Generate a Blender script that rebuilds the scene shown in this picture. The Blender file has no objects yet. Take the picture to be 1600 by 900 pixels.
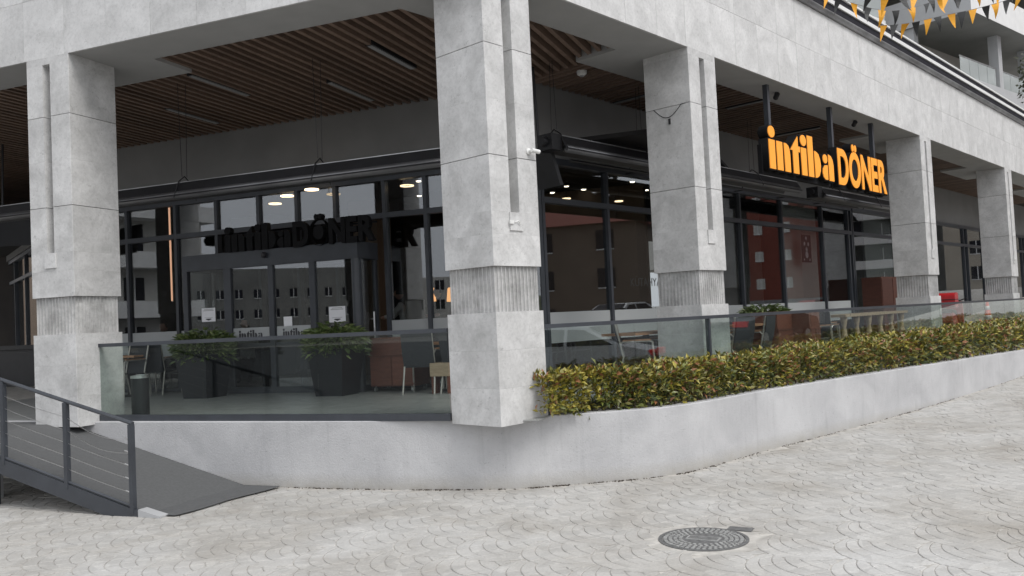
import bpy, math, random
from mathutils import Vector, Matrix
random.seed(7)
S = bpy.context.scene
COL = S.collection

# ------------------------------------------------------------------ camera
FPX, PITCH, ROLL, EYE = 1326.08, 0.0376, -0.0474, Vector((0, 0, 1.8))
_cp, _sp, _c, _s = math.cos(PITCH), math.sin(PITCH), math.cos(ROLL), math.sin(ROLL)
_fw = Vector((0, _cp, _sp)); _u0 = Vector((0, -_sp, _cp)); _r0 = Vector((1, 0, 0))
_rt = _c * _r0 + _s * _u0; _up = -_s * _r0 + _c * _u0
cam_d = bpy.data.cameras.new('camera'); cam = bpy.data.objects.new('camera', cam_d); COL.objects.link(cam)
cam_d.sensor_width = 36; cam_d.lens = 36 * FPX / 1600; cam_d.clip_end = 3000; cam_d.clip_start = 0.05
m3 = Matrix((_rt, _up, -_fw)).transposed()
cam.matrix_world = Matrix.Translation(EYE) @ m3.to_4x4()
S.camera = cam
S.render.resolution_x, S.render.resolution_y = 1024, 576

# ------------------------------------------------------------------ sky, sun, exposure
SUN_EL, SUN_AZ = math.radians(50), math.radians(135)      # azimuth clockwise from +Y (behind the camera, right)
w = bpy.data.worlds.new('World'); S.world = w; w.use_nodes = True
nt = w.node_tree; nt.nodes.clear()
o_ = nt.nodes.new('ShaderNodeOutputWorld'); bg = nt.nodes.new('ShaderNodeBackground')
sky = nt.nodes.new('ShaderNodeTexSky'); sky.sky_type = 'NISHITA'; sky.sun_disc = False
sky.sun_elevation = SUN_EL; sky.sun_rotation = SUN_AZ; sky.dust_density = 4.0; sky.air_density = 1.0; sky.ozone_density = 1.0
hs = nt.nodes.new('ShaderNodeHueSaturation'); hs.inputs['Saturation'].default_value = 0.22
mx = nt.nodes.new('ShaderNodeMix'); mx.data_type = 'RGBA'; mx.inputs['Factor'].default_value = 0.75
mx.inputs['B'].default_value = (7.1, 7.3, 7.75, 1)
nt.links.new(sky.outputs[0], hs.inputs['Color']); nt.links.new(hs.outputs[0], mx.inputs['A'])
nt.links.new(mx.outputs['Result'], bg.inputs['Color']); bg.inputs['Strength'].default_value = 0.142
nt.links.new(bg.outputs[0], o_.inputs[0])
sd = bpy.data.lights.new('sun', 'SUN'); sd.energy = 1.2; sd.angle = math.radians(25); sd.color = (1, 0.97, 0.93)
so = bpy.data.objects.new('sun', sd); COL.objects.link(so)
so.rotation_euler = Vector((-math.sin(SUN_AZ) * math.cos(SUN_EL), -math.cos(SUN_AZ) * math.cos(SUN_EL), -math.sin(SUN_EL))).to_track_quat('-Z', 'Y').to_euler()
S.view_settings.view_transform = 'Standard'; S.view_settings.look = 'None'
S.view_settings.exposure = 0.35; S.view_settings.gamma = 1.0; S.view_settings.use_curve_mapping = False
S.render.engine = 'CYCLES'
S.cycles.max_bounces = 10; S.cycles.transparent_max_bounces = 24; S.cycles.glossy_bounces = 4; S.cycles.diffuse_bounces = 4

# ------------------------------------------------------------------ frames: R = right facade (x along it to the right, y inwards); L = left facade (x to the right, y inwards)
AR, AL = 0.7508, -1.1935
B0 = Vector((-0.174, 8.687, 0)); A0 = Vector((-5.519, 10.698, 0))
ROT_R = math.pi / 2 - AR; ROT_L = math.atan2(-math.cos(AL), -math.sin(AL))
MR = Matrix.Translation(B0) @ Matrix.Rotation(ROT_R, 4, 'Z')
ML = Matrix.Translation(A0) @ Matrix.Rotation(ROT_L, 4, 'Z')
MW = Matrix.Identity(4)
MRi, MLi = MR.inverted(), ML.inverted()
def Rw(x, y, z=0): return MR @ Vector((x, y, z))
def Lw(x, y, z=0): return ML @ Vector((x, y, z))
def ray(px, py): return _fw + _rt * ((px - 800) / FPX) + _up * ((450 - py) / FPX)
def onz(px, py, z):
    d = ray(px, py); return EYE + d * ((z - EYE.z) / d.z)
def on_frame(px, py, M, y):                      # where the sight line meets the vertical plane y of a frame, in frame coordinates
    Mi = M.inverted(); e = Mi @ EYE; d = Mi.to_3x3() @ ray(px, py); return e + d * ((y - e.y) / d.y)
def pr(px, py, y): return on_frame(px, py, MR, y)
def pl(px, py, y): return on_frame(px, py, ML, y)
ZB, ZJ1, ZJ2, ZBB, ZBT, ZF = 5.473, 4.70, 3.524, 2.366, 1.888, 0.75     # beam soffit, joints, block bottom, base top, terrace floor
CW = 0.74
def gz(x, y):                                     # the forecourt rises gently along the right facade
    u = (MRi @ Vector((x, y, 0))).x - 3.0
    if u <= 0: return 0.0
    if u < 11: return 0.0030 * u * u
    return 0.0030 * 121 + 0.066 * (min(u, 40) - 11)

# ------------------------------------------------------------------ materials
MATS = {}
def newmat(name):
    m = bpy.data.materials.new(name); m.use_nodes = True; MATS[name] = m
    n = m.node_tree.nodes; return m, n, m.node_tree.links, n['Principled BSDF']
def nd(n, t, **k):
    x = n.new(t)
    for a, b in k.items(): setattr(x, a, b)
    return x
def ramp(n, stops):
    r = n.new('ShaderNodeValToRGB'); e = r.color_ramp.elements
    e[0].position, e[0].color = stops[0][0], (*stops[0][1], 1); e[1].position, e[1].color = stops[-1][0], (*stops[-1][1], 1)
    for p, c in stops[1:-1]:
        q = e.new(p); q.color = (*c, 1)
    return r
def g3(v): return (v, v, v)
def mixc(n, l, mode, fac, a, b):
    x = n.new('ShaderNodeMix'); x.data_type = 'RGBA'; x.blend_type = mode
    for s, v in (('Factor', fac), ('A', a), ('B', b)):
        if hasattr(v, 'links'): l.new(v, x.inputs[s])
        elif s == 'Factor': x.inputs[s].default_value = v
        else: x.inputs[s].default_value = (*v, 1)
    return x.outputs['Result']
def noise(n, l, vec, scale, detail=4, rough=0.55, dist=0.0):
    t = n.new('ShaderNodeTexNoise'); t.inputs['Scale'].default_value = scale; t.inputs['Detail'].default_value = detail
    t.inputs['Roughness'].default_value = rough; t.inputs['Distortion'].default_value = dist
    l.new(vec, t.inputs['Vector']); return t.outputs['Fac']
def worldpos(n): return n.new('ShaderNodeNewGeometry').outputs['Position']
def bump(n, l, b, h, strength, dist=0.01):
    x = n.new('ShaderNodeBump'); x.inputs['Strength'].default_value = strength; x.inputs['Distance'].default_value = dist
    l.new(h, x.inputs['Height']); l.new(x.outputs[0], b.inputs['Normal'])
def plain(name, col, rough=0.5, metal=0.0, var=0.0, scale=8, spec=0.5, bmp=0.0):
    m, n, l, b = newmat(name)
    b.inputs['Roughness'].default_value = rough; b.inputs['Metallic'].default_value = metal
    b.inputs['Specular IOR Level'].default_value = spec
    pos = worldpos(n); f = noise(n, l, pos, scale, 5)
    r = ramp(n, [(0.3, tuple(c * (1 - var) for c in col)), (0.7, tuple(min(1, c * (1 + var)) for c in col))])
    l.new(f, r.inputs[0]); l.new(r.outputs[0], b.inputs['Base Color'])
    if bmp: bump(n, l, b, noise(n, l, pos, scale * 12, 4), bmp, 0.004)
    return m
def stone_mat(name, lo, hi, pit=0.35, dirt=0.0, rnd=37, v0=0.955, v1=1.03):
    m, n, l, b = newmat(name); pos = worldpos(n)
    info = n.new('ShaderNodeObjectInfo')
    off = nd(n, 'ShaderNodeVectorMath', operation='SCALE'); comb = n.new('ShaderNodeCombineXYZ')
    l.new(info.outputs['Random'], comb.inputs[0]); l.new(info.outputs['Random'], comb.inputs[2]); l.new(comb.outputs[0], off.inputs[0]); off.inputs['Scale'].default_value = rnd
    add = nd(n, 'ShaderNodeVectorMath', operation='ADD'); l.new(pos, add.inputs[0]); l.new(off.outputs[0], add.inputs[1]); v = add.outputs[0]
    cl = noise(n, l, v, 2.3, 8, 0.62, 0.6)
    r = ramp(n, [(0.30, lo), (0.50, tuple((a + c) / 2 for a, c in zip(lo, hi))), (0.68, hi)]); l.new(cl, r.inputs[0]); c = r.outputs[0]
    fine = noise(n, l, v, 26, 6, 0.7, 0.4)
    fr = ramp(n, [(0.30, g3(0.80)), (0.55, g3(1.0))]); l.new(fine, fr.inputs[0]); c = mixc(n, l, 'MULTIPLY', 0.8, c, fr.outputs[0])
    vein = noise(n, l, v, 6.5, 7, 0.75, 1.8)                     # clustered pits and dark veins of the travertine
    vr = ramp(n, [(0.56, g3(0)), (0.70, g3(1))]); l.new(vein, vr.inputs[0])
    f2 = noise(n, l, v, 60, 3, 0.6, 0.3); f2r = ramp(n, [(0.48, g3(0)), (0.60, g3(1))]); l.new(f2, f2r.inputs[0])
    mm = nd(n, 'ShaderNodeMath', operation='MULTIPLY'); l.new(vr.outputs[0], mm.inputs[0]); l.new(f2r.outputs[0], mm.inputs[1])
    mp = nd(n, 'ShaderNodeMath', operation='MULTIPLY'); l.new(mm.outputs[0], mp.inputs[0]); mp.inputs[1].default_value = pit
    c = mixc(n, l, 'MIX', mp.outputs[0], c, (0.17, 0.165, 0.155))
    hv = nd(n, 'ShaderNodeMapRange'); l.new(info.outputs['Random'], hv.inputs[0]); hv.inputs[3].default_value = v0; hv.inputs[4].default_value = v1
    cx = n.new('ShaderNodeCombineXYZ'); [l.new(hv.outputs[0], cx.inputs[i]) for i in range(3)]
    c = mixc(n, l, 'MULTIPLY', 1.0, c, cx.outputs[0])
    if dirt:
        st = noise(n, l, v, 3.6, 6, 0.7, 0.5); sr = ramp(n, [(0.45, g3(0)), (0.68, g3(1))]); l.new(st, sr.inputs[0])
        ds = nd(n, 'ShaderNodeMath', operation='MULTIPLY'); l.new(sr.outputs[0], ds.inputs[0]); ds.inputs[1].default_value = dirt
        c = mixc(n, l, 'MIX', ds.outputs[0], c, (0.15, 0.147, 0.14))
    l.new(c, b.inputs['Base Color']); b.inputs['Roughness'].default_value = 0.62; b.inputs['Specular IOR Level'].default_value = 0.35
    bump(n, l, b, fine, 0.25, 0.004); return m
stone_mat('stone', (0.50, 0.498, 0.49), (0.68, 0.677, 0.668), 0.6)
stone_mat('stone_column', (0.47, 0.468, 0.46), (0.66, 0.657, 0.648), 0.85, 0.22, 1.5, 0.985, 1.012)
stone_mat('stone_flute', (0.42, 0.417, 0.41), (0.60, 0.595, 0.585), 0.5, 0.5)

def concrete_wall():
    m, n, l, b = newmat('render_wall'); pos = worldpos(n)
    a = noise(n, l, pos, 1.4, 6, 0.6, 0.4); r = ramp(n, [(0.32, (0.405, 0.405, 0.412)), (0.68, (0.52, 0.52, 0.524))]); l.new(a, r.inputs[0])
    mp = nd(n, 'ShaderNodeMapping'); mp.inputs['Scale'].default_value = (7, 7, 0.55); l.new(pos, mp.inputs[0])
    s = noise(n, l, mp.outputs[0], 1.3, 6, 0.65); sr = ramp(n, [(0.56, g3(1)), (0.74, g3(0.72))]); l.new(s, sr.inputs[0])
    c = mixc(n, l, 'MULTIPLY', 0.45, r.outputs[0], sr.outputs[0])
    sp = noise(n, l, pos, 38, 3, 0.6); spr = ramp(n, [(0.28, g3(0.6)), (0.36, g3(1))]); l.new(sp, spr.inputs[0]); c = mixc(n, l, 'MULTIPLY', 0.6, c, spr.outputs[0])
    # splash dirt along the foot, a stain with its own ragged outline
    sep = n.new('ShaderNodeSeparateXYZ'); l.new(pos, sep.inputs[0])
    h = nd(n, 'ShaderNodeMapRange'); l.new(sep.outputs[2], h.inputs[0]); h.inputs[1].default_value = 0.0; h.inputs[2].default_value = 0.17; h.inputs[3].default_value = 1.25; h.inputs[4].default_value = 0.0
    dn = noise(n, l, pos, 5, 6, 0.7); ad = nd(n, 'ShaderNodeMath', operation='MULTIPLY'); l.new(h.outputs[0], ad.inputs[0]); l.new(dn, ad.inputs[1])
    c = mixc(n, l, 'MIX', ad.outputs[0], c, (0.34, 0.32, 0.28))
    l.new(c, b.inputs['Base Color']); b.inputs['Roughness'].default_value = 0.85
    bump(n, l, b, noise(n, l, pos, 42, 6, 0.75), 0.9, 0.008)
concrete_wall()

def paving():
    m, n, l, b = newmat('paving_stone'); pos = worldpos(n)
    a = noise(n, l, pos, 0.55, 7, 0.6, 0.5); r = ramp(n, [(0.30, (0.33, 0.308, 0.275)), (0.48, (0.425, 0.412, 0.387)), (0.70, (0.50, 0.494, 0.478))]); l.new(a, r.inputs[0])
    v = n.new('ShaderNodeTexVoronoi'); v.inputs['Scale'].default_value = 7.5; l.new(pos, v.inputs['Vector'])
    sep = n.new('ShaderNodeSeparateColor'); l.new(v.outputs['Color'], sep.inputs[0])
    vr = ramp(n, [(0, g3(0.87)), (1, g3(1.05))]); l.new(sep.outputs[0], vr.inputs[0]); c = mixc(n, l, 'MULTIPLY', 1.0, r.outputs[0], vr.outputs[0])
    f = noise(n, l, pos, 45, 5, 0.7); fr = ramp(n, [(0.3, g3(0.78)), (0.6, g3(1.0))]); l.new(f, fr.inputs[0]); c = mixc(n, l, 'MULTIPLY', 0.8, c, fr.outputs[0])
    st = noise(n, l, pos, 1.7, 6, 0.7, 0.8); sr = ramp(n, [(0.52, g3(0)), (0.76, g3(0.42))]); l.new(st, sr.inputs[0]); c = mixc(n, l, 'MIX', sr.outputs[0], c, (0.27, 0.24, 0.20))
    l.new(c, b.inputs['Base Color']); b.inputs['Roughness'].default_value = 0.8; bump(n, l, b, f, 0.5, 0.004)
paving()
plain('paving_joint', (0.42, 0.402, 0.37), 0.95, var=0.25, scale=9, bmp=0.5)
plain('asphalt', (0.06, 0.06, 0.062), 0.9, var=0.2, scale=6, bmp=0.4)
plain('carpet', (0.115, 0.117, 0.118), 0.95, var=0.10, scale=30, spec=0.1, bmp=0.6)
plain('dark_metal', (0.042, 0.047, 0.056), 0.42, 0.0, var=0.15, scale=4)
plain('tube_metal', (0.16, 0.16, 0.165), 0.35, 0.6, var=0.2, scale=2)
plain('black_metal', (0.018, 0.018, 0.02), 0.45, var=0.2, scale=5)
plain('bronze_dark', (0.016, 0.016, 0.022), 0.6, var=0.2, scale=3, spec=0.15)
plain('zinc', (0.36, 0.365, 0.37), 0.35, 0.6, var=0.35, scale=1.6)
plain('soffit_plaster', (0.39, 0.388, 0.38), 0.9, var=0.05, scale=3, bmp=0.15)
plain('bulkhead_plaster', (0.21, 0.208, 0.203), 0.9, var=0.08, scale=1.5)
plain('ceiling_dark', (0.03, 0.024, 0.02), 0.95)
plain('white_paint', (0.70, 0.70, 0.69), 0.6, var=0.05, scale=2)
plain('grey_paint', (0.40, 0.405, 0.41), 0.7, var=0.06, scale=2)
plain('paper', (0.78, 0.78, 0.80), 0.7, var=0.03)
plain('ink', (0.04, 0.04, 0.045), 0.6)
plain('steel', (0.55, 0.55, 0.55), 0.3, 0.9, var=0.1)
plain('sling', (0.035, 0.037, 0.042), 0.8, var=0.15, scale=40)
plain('chair_frame', (0.42, 0.40, 0.37), 0.4, 0.5, var=0.1)
plain('planter_plastic', (0.012, 0.013, 0.016), 0.4, var=0.15, scale=4)
plain('soil', (0.05, 0.037, 0.026), 1.0, var=0.4, scale=30, bmp=0.8)
plain('rust_fabric', (0.30, 0.11, 0.05), 0.6)
plain('red_paint', (0.45, 0.02, 0.025), 0.3, var=0.05)
plain('cone_orange', (0.80, 0.10, 0.05), 0.5, var=0.08)
plain('rubber', (0.015, 0.015, 0.016), 0.7)
plain('skin', (0.45, 0.26, 0.19), 0.6); plain('hair', (0.02, 0.016, 0.013), 0.7)
plain('shirt_green', (0.05, 0.06, 0.035), 0.85); plain('shirt_white', (0.55, 0.55, 0.53), 0.85); plain('trousers', (0.03, 0.032, 0.04), 0.9)
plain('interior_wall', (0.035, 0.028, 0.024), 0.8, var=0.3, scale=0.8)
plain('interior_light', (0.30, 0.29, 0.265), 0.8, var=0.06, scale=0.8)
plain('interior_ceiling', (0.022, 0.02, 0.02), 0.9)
plain('panel_pale', (0.62, 0.62, 0.58), 0.8, var=0.04, scale=0.8)
plain('lamp_grey', (0.34, 0.34, 0.34), 0.6)
plain('sign_case', (0.010, 0.010, 0.011), 0.7, spec=0.15)
plain('brick_red', (0.20, 0.055, 0.038), 0.9, var=0.12, scale=2)
plain('facade_pale', (0.52, 0.51, 0.48), 0.9, var=0.1, scale=0.4)
plain('facade_grey', (0.23, 0.23, 0.215), 0.9, var=0.15, scale=0.4)
plain('facade_cream', (0.42, 0.38, 0.31), 0.9, var=0.1, scale=0.4)
plain('facade_brown', (0.17, 0.13, 0.10), 0.9, var=0.15, scale=0.4)
plain('hill_green', (0.07, 0.085, 0.045), 0.95, var=0.35, scale=0.15)
plain('bark', (0.09, 0.065, 0.045), 0.95, var=0.3, scale=20)
plain('car_silver', (0.60, 0.61, 0.62), 0.35, 0.1, var=0.03)
plain('car_dark', (0.03, 0.032, 0.036), 0.25, 0.3)
plain('iron', (0.13, 0.13, 0.128), 0.7, 0.15, var=0.3, scale=25, bmp=0.5)
plain('iron_worn', (0.33, 0.33, 0.32), 0.6, 0.2, var=0.3, scale=18, bmp=0.4)
plain('flag_yellow', (0.78, 0.36, 0.02), 0.6, var=0.08, scale=3)
plain('flag_black', (0.022, 0.023, 0.023), 0.6, var=0.1)
plain('cord_grey', (0.25, 0.25, 0.25), 0.8)
plain('bulb_white', (0.7, 0.7, 0.68), 0.4)
def wood(name, a, bcol, axis_scale=(1, 1, 14)):
    m, n, l, b = newmat(name); pos = worldpos(n); info = n.new('ShaderNodeObjectInfo')
    mp = nd(n, 'ShaderNodeMapping'); mp.inputs['Scale'].default_value = axis_scale; l.new(pos, mp.inputs[0])
    f = noise(n, l, mp.outputs[0], 2.5, 6, 0.6, 0.8); r = ramp(n, [(0.3, a), (0.7, bcol)]); l.new(f, r.inputs[0])
    hv = nd(n, 'ShaderNodeMapRange'); l.new(info.outputs['Random'], hv.inputs[0]); hv.inputs[3].default_value = 0.8; hv.inputs[4].default_value = 1.15
    cx = n.new('ShaderNodeCombineXYZ'); [l.new(hv.outputs[0], cx.inputs[i]) for i in range(3)]
    l.new(mixc(n, l, 'MULTIPLY', 1.0, r.outputs[0], cx.outputs[0]), b.inputs['Base Color']); b.inputs['Roughness'].default_value = 0.55
wood('slat_wood', (0.165, 0.112, 0.083), (0.245, 0.17, 0.128), (3, 3, 20))
wood('cabinet_wood', (0.115, 0.038, 0.022), (0.18, 0.062, 0.036), (2, 2, 12))
wood('cupboard_wood', (0.055, 0.018, 0.011), (0.09, 0.030, 0.018), (2, 2, 12))
wood('table_wood', (0.30, 0.155, 0.085), (0.44, 0.25, 0.14), (2, 2, 12))
wood('pale_wood', (0.34, 0.25, 0.16), (0.48, 0.37, 0.25), (2, 2, 12))
def floor_tile():
    m, n, l, b = newmat('terrace_tile'); pos = worldpos(n)
    f = noise(n, l, pos, 3.2, 7, 0.65, 1.5); r = ramp(n, [(0.3, (0.22, 0.225, 0.22)), (0.7, (0.34, 0.345, 0.335))]); l.new(f, r.inputs[0])
    l.new(r.outputs[0], b.inputs['Base Color']); b.inputs['Roughness'].default_value = 0.38
floor_tile()
def glass(name, tint, ior, rough=0.0, haze=0.0):
    m = bpy.data.materials.new(name); m.use_nodes = True; MATS[name] = m; n = m.node_tree.nodes; l = m.node_tree.links; n.clear()
    o = n.new('ShaderNodeOutputMaterial'); t = n.new('ShaderNodeBsdfTransparent'); t.inputs[0].default_value = (*tint, 1)
    g = n.new('ShaderNodeBsdfGlossy'); g.inputs['Roughness'].default_value = rough; g.inputs[0].default_value = (0.95, 0.97, 1, 1)
    f0 = ((ior - 1) / (ior + 1)) ** 2
    geo = n.new('ShaderNodeNewGeometry'); dt = nd(n, 'ShaderNodeVectorMath', operation='DOT_PRODUCT'); l.new(geo.outputs['Incoming'], dt.inputs[0]); l.new(geo.outputs['Normal'], dt.inputs[1])
    ab = nd(n, 'ShaderNodeMath', operation='ABSOLUTE'); l.new(dt.outputs['Value'], ab.inputs[0]); om = nd(n, 'ShaderNodeMath', operation='SUBTRACT'); om.inputs[0].default_value = 1; l.new(ab.outputs[0], om.inputs[1])
    p5 = nd(n, 'ShaderNodeMath', operation='POWER'); l.new(om.outputs[0], p5.inputs[0]); p5.inputs[1].default_value = 5
    fr = nd(n, 'ShaderNodeMath', operation='MULTIPLY_ADD'); l.new(p5.outputs[0], fr.inputs[0]); fr.inputs[1].default_value = 1 - f0; fr.inputs[2].default_value = f0      # Schlick, same from both sides of the pane
    pos = worldpos(n); bp = n.new('ShaderNodeBump'); bp.inputs['Strength'].default_value = 0.008; bp.inputs['Distance'].default_value = 0.02
    l.new(noise(n, l, pos, 0.9, 1), bp.inputs['Height']); l.new(bp.outputs[0], g.inputs['Normal'])
    mxs = n.new('ShaderNodeMixShader'); l.new(fr.outputs[0], mxs.inputs[0]); l.new(t.outputs[0], mxs.inputs[1]); l.new(g.outputs[0], mxs.inputs[2])
    out = mxs.outputs[0]
    if haze:
        d = n.new('ShaderNodeBsdfDiffuse'); d.inputs[0].default_value = (0.6, 0.62, 0.62, 1); m2 = n.new('ShaderNodeMixShader'); m2.inputs[0].default_value = haze
        l.new(out, m2.inputs[1]); l.new(d.outputs[0], m2.inputs[2]); out = m2.outputs[0]
    l.new(out, o.inputs[0])
glass('shop_glass', (0.72, 0.74, 0.74), 2.0)
glass('rail_glass', (0.86, 0.90, 0.88), 1.46, 0.0, 0.0015)
glass('street_glass', (0.84, 0.88, 0.86), 1.88, 0.0, 0.0015)
glass('balcony_glass', (0.85, 0.92, 0.90), 1.6, 0.0, 0.45)
glass('frosted_film', (0.62, 0.64, 0.64), 1.35, 0.3, 0.6)
def emit(name, col, strength):
    m = bpy.data.materials.new(name); m.use_nodes = True; MATS[name] = m; n = m.node_tree.nodes; l = m.node_tree.links
    b = n['Principled BSDF']; b.inputs['Base Color'].default_value = (*col, 1); b.inputs['Emission Color'].default_value = (*col, 1); b.inputs['Emission Strength'].default_value = strength
emit('lamp_warm', (1.0, 0.74, 0.45), 3.2); emit('lamp_spot', (1.0, 0.86, 0.68), 9.0); emit('copper_glow', (0.95, 0.45, 0.17), 1.6); emit('line_glow', (1.0, 0.55, 0.35), 1.1)
emit('letter_yellow', (0.86, 0.32, 0.03), 0.24)
emit('tail_red', (0.6, 0.02, 0.02), 0.3)
def leafmat(name, col, rough=0.38):
    m, n, l, b = newmat(name); pos = worldpos(n); f = noise(n, l, pos, 14, 3)
    r = ramp(n, [(0.3, tuple(c * 0.75 for c in col)), (0.7, tuple(c * 1.25 for c in col))]); l.new(f, r.inputs[0]); l.new(r.outputs[0], b.inputs['Base Color'])
    b.inputs['Roughness'].default_value = rough; b.inputs['Specular IOR Level'].default_value = 0.5
leafmat('leaf_dark', (0.052, 0.07, 0.02)); leafmat('leaf_green', (0.13, 0.145, 0.03)); leafmat('leaf_yellow', (0.30, 0.255, 0.04)); leafmat('leaf_rust', (0.26, 0.115, 0.05)); leafmat('leaf_olive', (0.19, 0.175, 0.05))
leafmat('leaf_tree', (0.055, 0.06, 0.035), 0.5); leafmat('leaf_pot', (0.08, 0.12, 0.035), 0.4); leafmat('leaf_pot_pale', (0.18, 0.22, 0.085), 0.4)

# ------------------------------------------------------------------ mesh helpers
class MB:
    def __init__(s): s.v, s.f, s.mi, s.cur = [], [], [], 0
    def add(s, vs, fs):
        o = len(s.v); s.v += [tuple(v) for v in vs]; s.f += [tuple(i + o for i in f) for f in fs]; s.mi += [s.cur] * len(fs); return s
    def box(s, x0, x1, y0, y1, z0, z1, M=None):
        vs = [Vector((x, y, z)) for z in (z0, z1) for y in (y0, y1) for x in (x0, x1)]
        if M: vs = [M @ v for v in vs]
        return s.add(vs, [(0, 2, 3, 1), (4, 5, 7, 6), (0, 1, 5, 4), (2, 6, 7, 3), (0, 4, 6, 2), (1, 3, 7, 5)])
    def prism(s, poly, z0, z1, caps=True):
        n = len(poly); vs = [(x, y, z0) for x, y in poly] + [(x, y, z1) for x, y in poly]
        fs = [(i, (i + 1) % n, n + (i + 1) % n, n + i) for i in range(n)]
        if caps: fs += [tuple(range(n - 1, -1, -1)), tuple(range(n, 2 * n))]
        return s.add(vs, fs)
    def prism_y(s, poly, y0, y1):                # polygon in x,z extruded along y
        n = len(poly); vs = [(x, y0, z) for x, z in poly] + [(x, y1, z) for x, z in poly]
        return s.add(vs, [(i, (i + 1) % n, n + (i + 1) % n, n + i) for i in range(n)] + [tuple(range(n - 1, -1, -1)), tuple(range(n, 2 * n))])
    def prism_x(s, poly, x0, x1):                # polygon in y,z extruded along x
        n = len(poly); vs = [(x0, y, z) for y, z in poly] + [(x1, y, z) for y, z in poly]
        return s.add(vs, [(i, (i + 1) % n, n + (i + 1) % n, n + i) for i in range(n)] + [tuple(range(n - 1, -1, -1)), tuple(range(n, 2 * n))])
    def tube(s, pts, r, seg=8, cap=True, r2=None):
        pts = [Vector(p) for p in pts]; n = len(pts); o = len(s.v); prev = None
        for i, p in enumerate(pts):
            d = (pts[min(i + 1, n - 1)] - pts[max(i - 1, 0)]).normalized()
            a = d.orthogonal().normalized() if prev is None else (prev - d * prev.dot(d)).normalized()
            prev = a; b = d.cross(a); rr = r if r2 is None else r + (r2 - r) * i / (n - 1)
            s.v += [tuple(p + (a * math.cos(t) + b * math.sin(t)) * rr) for t in (2 * math.pi * k / seg for k in range(seg))]
        for i in range(n - 1):
            for k in range(seg):
                s.f.append((o + i * seg + k, o + i * seg + (k + 1) % seg, o + (i + 1) * seg + (k + 1) % seg, o + (i + 1) * seg + k)); s.mi.append(s.cur)
        if cap:
            s.f.append(tuple(o + k for k in range(seg - 1, -1, -1))); s.mi.append(s.cur)
            s.f.append(tuple(o + (n - 1) * seg + k for k in range(seg))); s.mi.append(s.cur)
        return s
    def lathe(s, prof, seg=20, cx=0, cy=0):       # prof: (r, z)
        o = len(s.v)
        for r, z in prof: s.v += [(cx + r * math.cos(2 * math.pi * k / seg), cy + r * math.sin(2 * math.pi * k / seg), z) for k in range(seg)]
        for i in range(len(prof) - 1):
            for k in range(seg):
                s.f.append((o + i * seg + k, o + i * seg + (k + 1) % seg, o + (i + 1) * seg + (k + 1) % seg, o + (i + 1) * seg + k)); s.mi.append(s.cur)
        s.f.append(tuple(o + k for k in range(seg - 1, -1, -1))); s.mi.append(s.cur)
        e = o + (len(prof) - 1) * seg; s.f.append(tuple(e + k for k in range(seg))); s.mi.append(s.cur); return s
    def mesh(s, name, mats, smooth=False):
        me = bpy.data.meshes.new(name); me.from_pydata(s.v, [], s.f); me.validate(clean_customdata=False)
        for mt in ([mats] if isinstance(mats, str) else mats): me.materials.append(MATS[mt])
        if not isinstance(mats, str) and len(me.polygons) == len(s.mi): me.polygons.foreach_set('material_index', s.mi)
        if smooth: me.polygons.foreach_set('use_smooth', [True] * len(me.polygons))
        me.update(); return me
    def build(s, name, mats, parent=None, M=None, smooth=False, kind=None, label=None, autosmooth=False):
        return link(name, s.mesh(name, mats, smooth), parent, M, kind, label)
def link(name, me, parent=None, M=None, kind=None, label=None):
    o = bpy.data.objects.new(name, me); COL.objects.link(o)
    if parent is not None: o.parent = parent
    if M is not None: o.matrix_basis = M
    if kind: o['kind'] = kind
    if label: o['label'] = label
    return o
def thing(name, label, cat, M=None, group=None):
    o = bpy.data.objects.new(name, None); COL.objects.link(o); o.empty_display_size = 0.2
    if M is not None: o.matrix_world = M
    o['label'] = label; o['category'] = cat
    if group: o['group'] = group
    return o
def tag(o, label, cat, group=None):
    o['label'] = label; o['category'] = cat
    if group: o['group'] = group
    return o
def part(name, parent, M=None, label=None):
    o = bpy.data.objects.new(name, None); COL.objects.link(o); o.parent = parent; o.empty_display_size = 0.1
    if M is not None: o.matrix_basis = M
    if label: o['label'] = label
    return o
def struct(name, mb, mat, M=None, smooth=False): return mb.build(name, mat, None, M, smooth, 'structure')
def T(x, y, z=0, rz=0): return Matrix.Translation((x, y, z)) @ Matrix.Rotation(rz, 4, 'Z')
def RT(x, y, z=0, rz=0): return MR @ T(x, y, z, rz)
def LT(x, y, z=0, rz=0): return ML @ T(x, y, z, rz)
def copy_tree(o, M, label=None):
    c = o.copy(); COL.objects.link(c); c.parent = None; c.matrix_world = M
    if label: c['label'] = label
    def rec(a, b):
        for ch in a.children:
            d = ch.copy(); COL.objects.link(d); d.parent = b; d.matrix_basis = ch.matrix_basis.copy(); rec(ch, d)
    rec(o, c); return c
def curve_mesh(name, splines, extrude, offset=0.0, mat='ink'):      # filled 2D outlines (x, z) standing upright, facing -y
    cu = bpy.data.curves.new(name, 'CURVE'); cu.dimensions = '2D'; cu.fill_mode = 'BOTH'; cu.extrude = extrude; cu.offset = offset
    for sp in splines:
        q = cu.splines.new('POLY'); q.points.add(len(sp) - 1); q.use_cyclic_u = True
        for p, (x, y) in zip(q.points, sp): p.co = (x, y, 0, 1)
    return _cm(name, cu, mat)
def text_mesh(name, txt, size, extrude, offset=0.0, mat='ink', align='LEFT'):
    cu = bpy.data.curves.new(name, 'FONT'); cu.body = txt; cu.size = size; cu.extrude = extrude; cu.offset = offset; cu.align_x = align
    return _cm(name, cu, mat)
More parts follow.
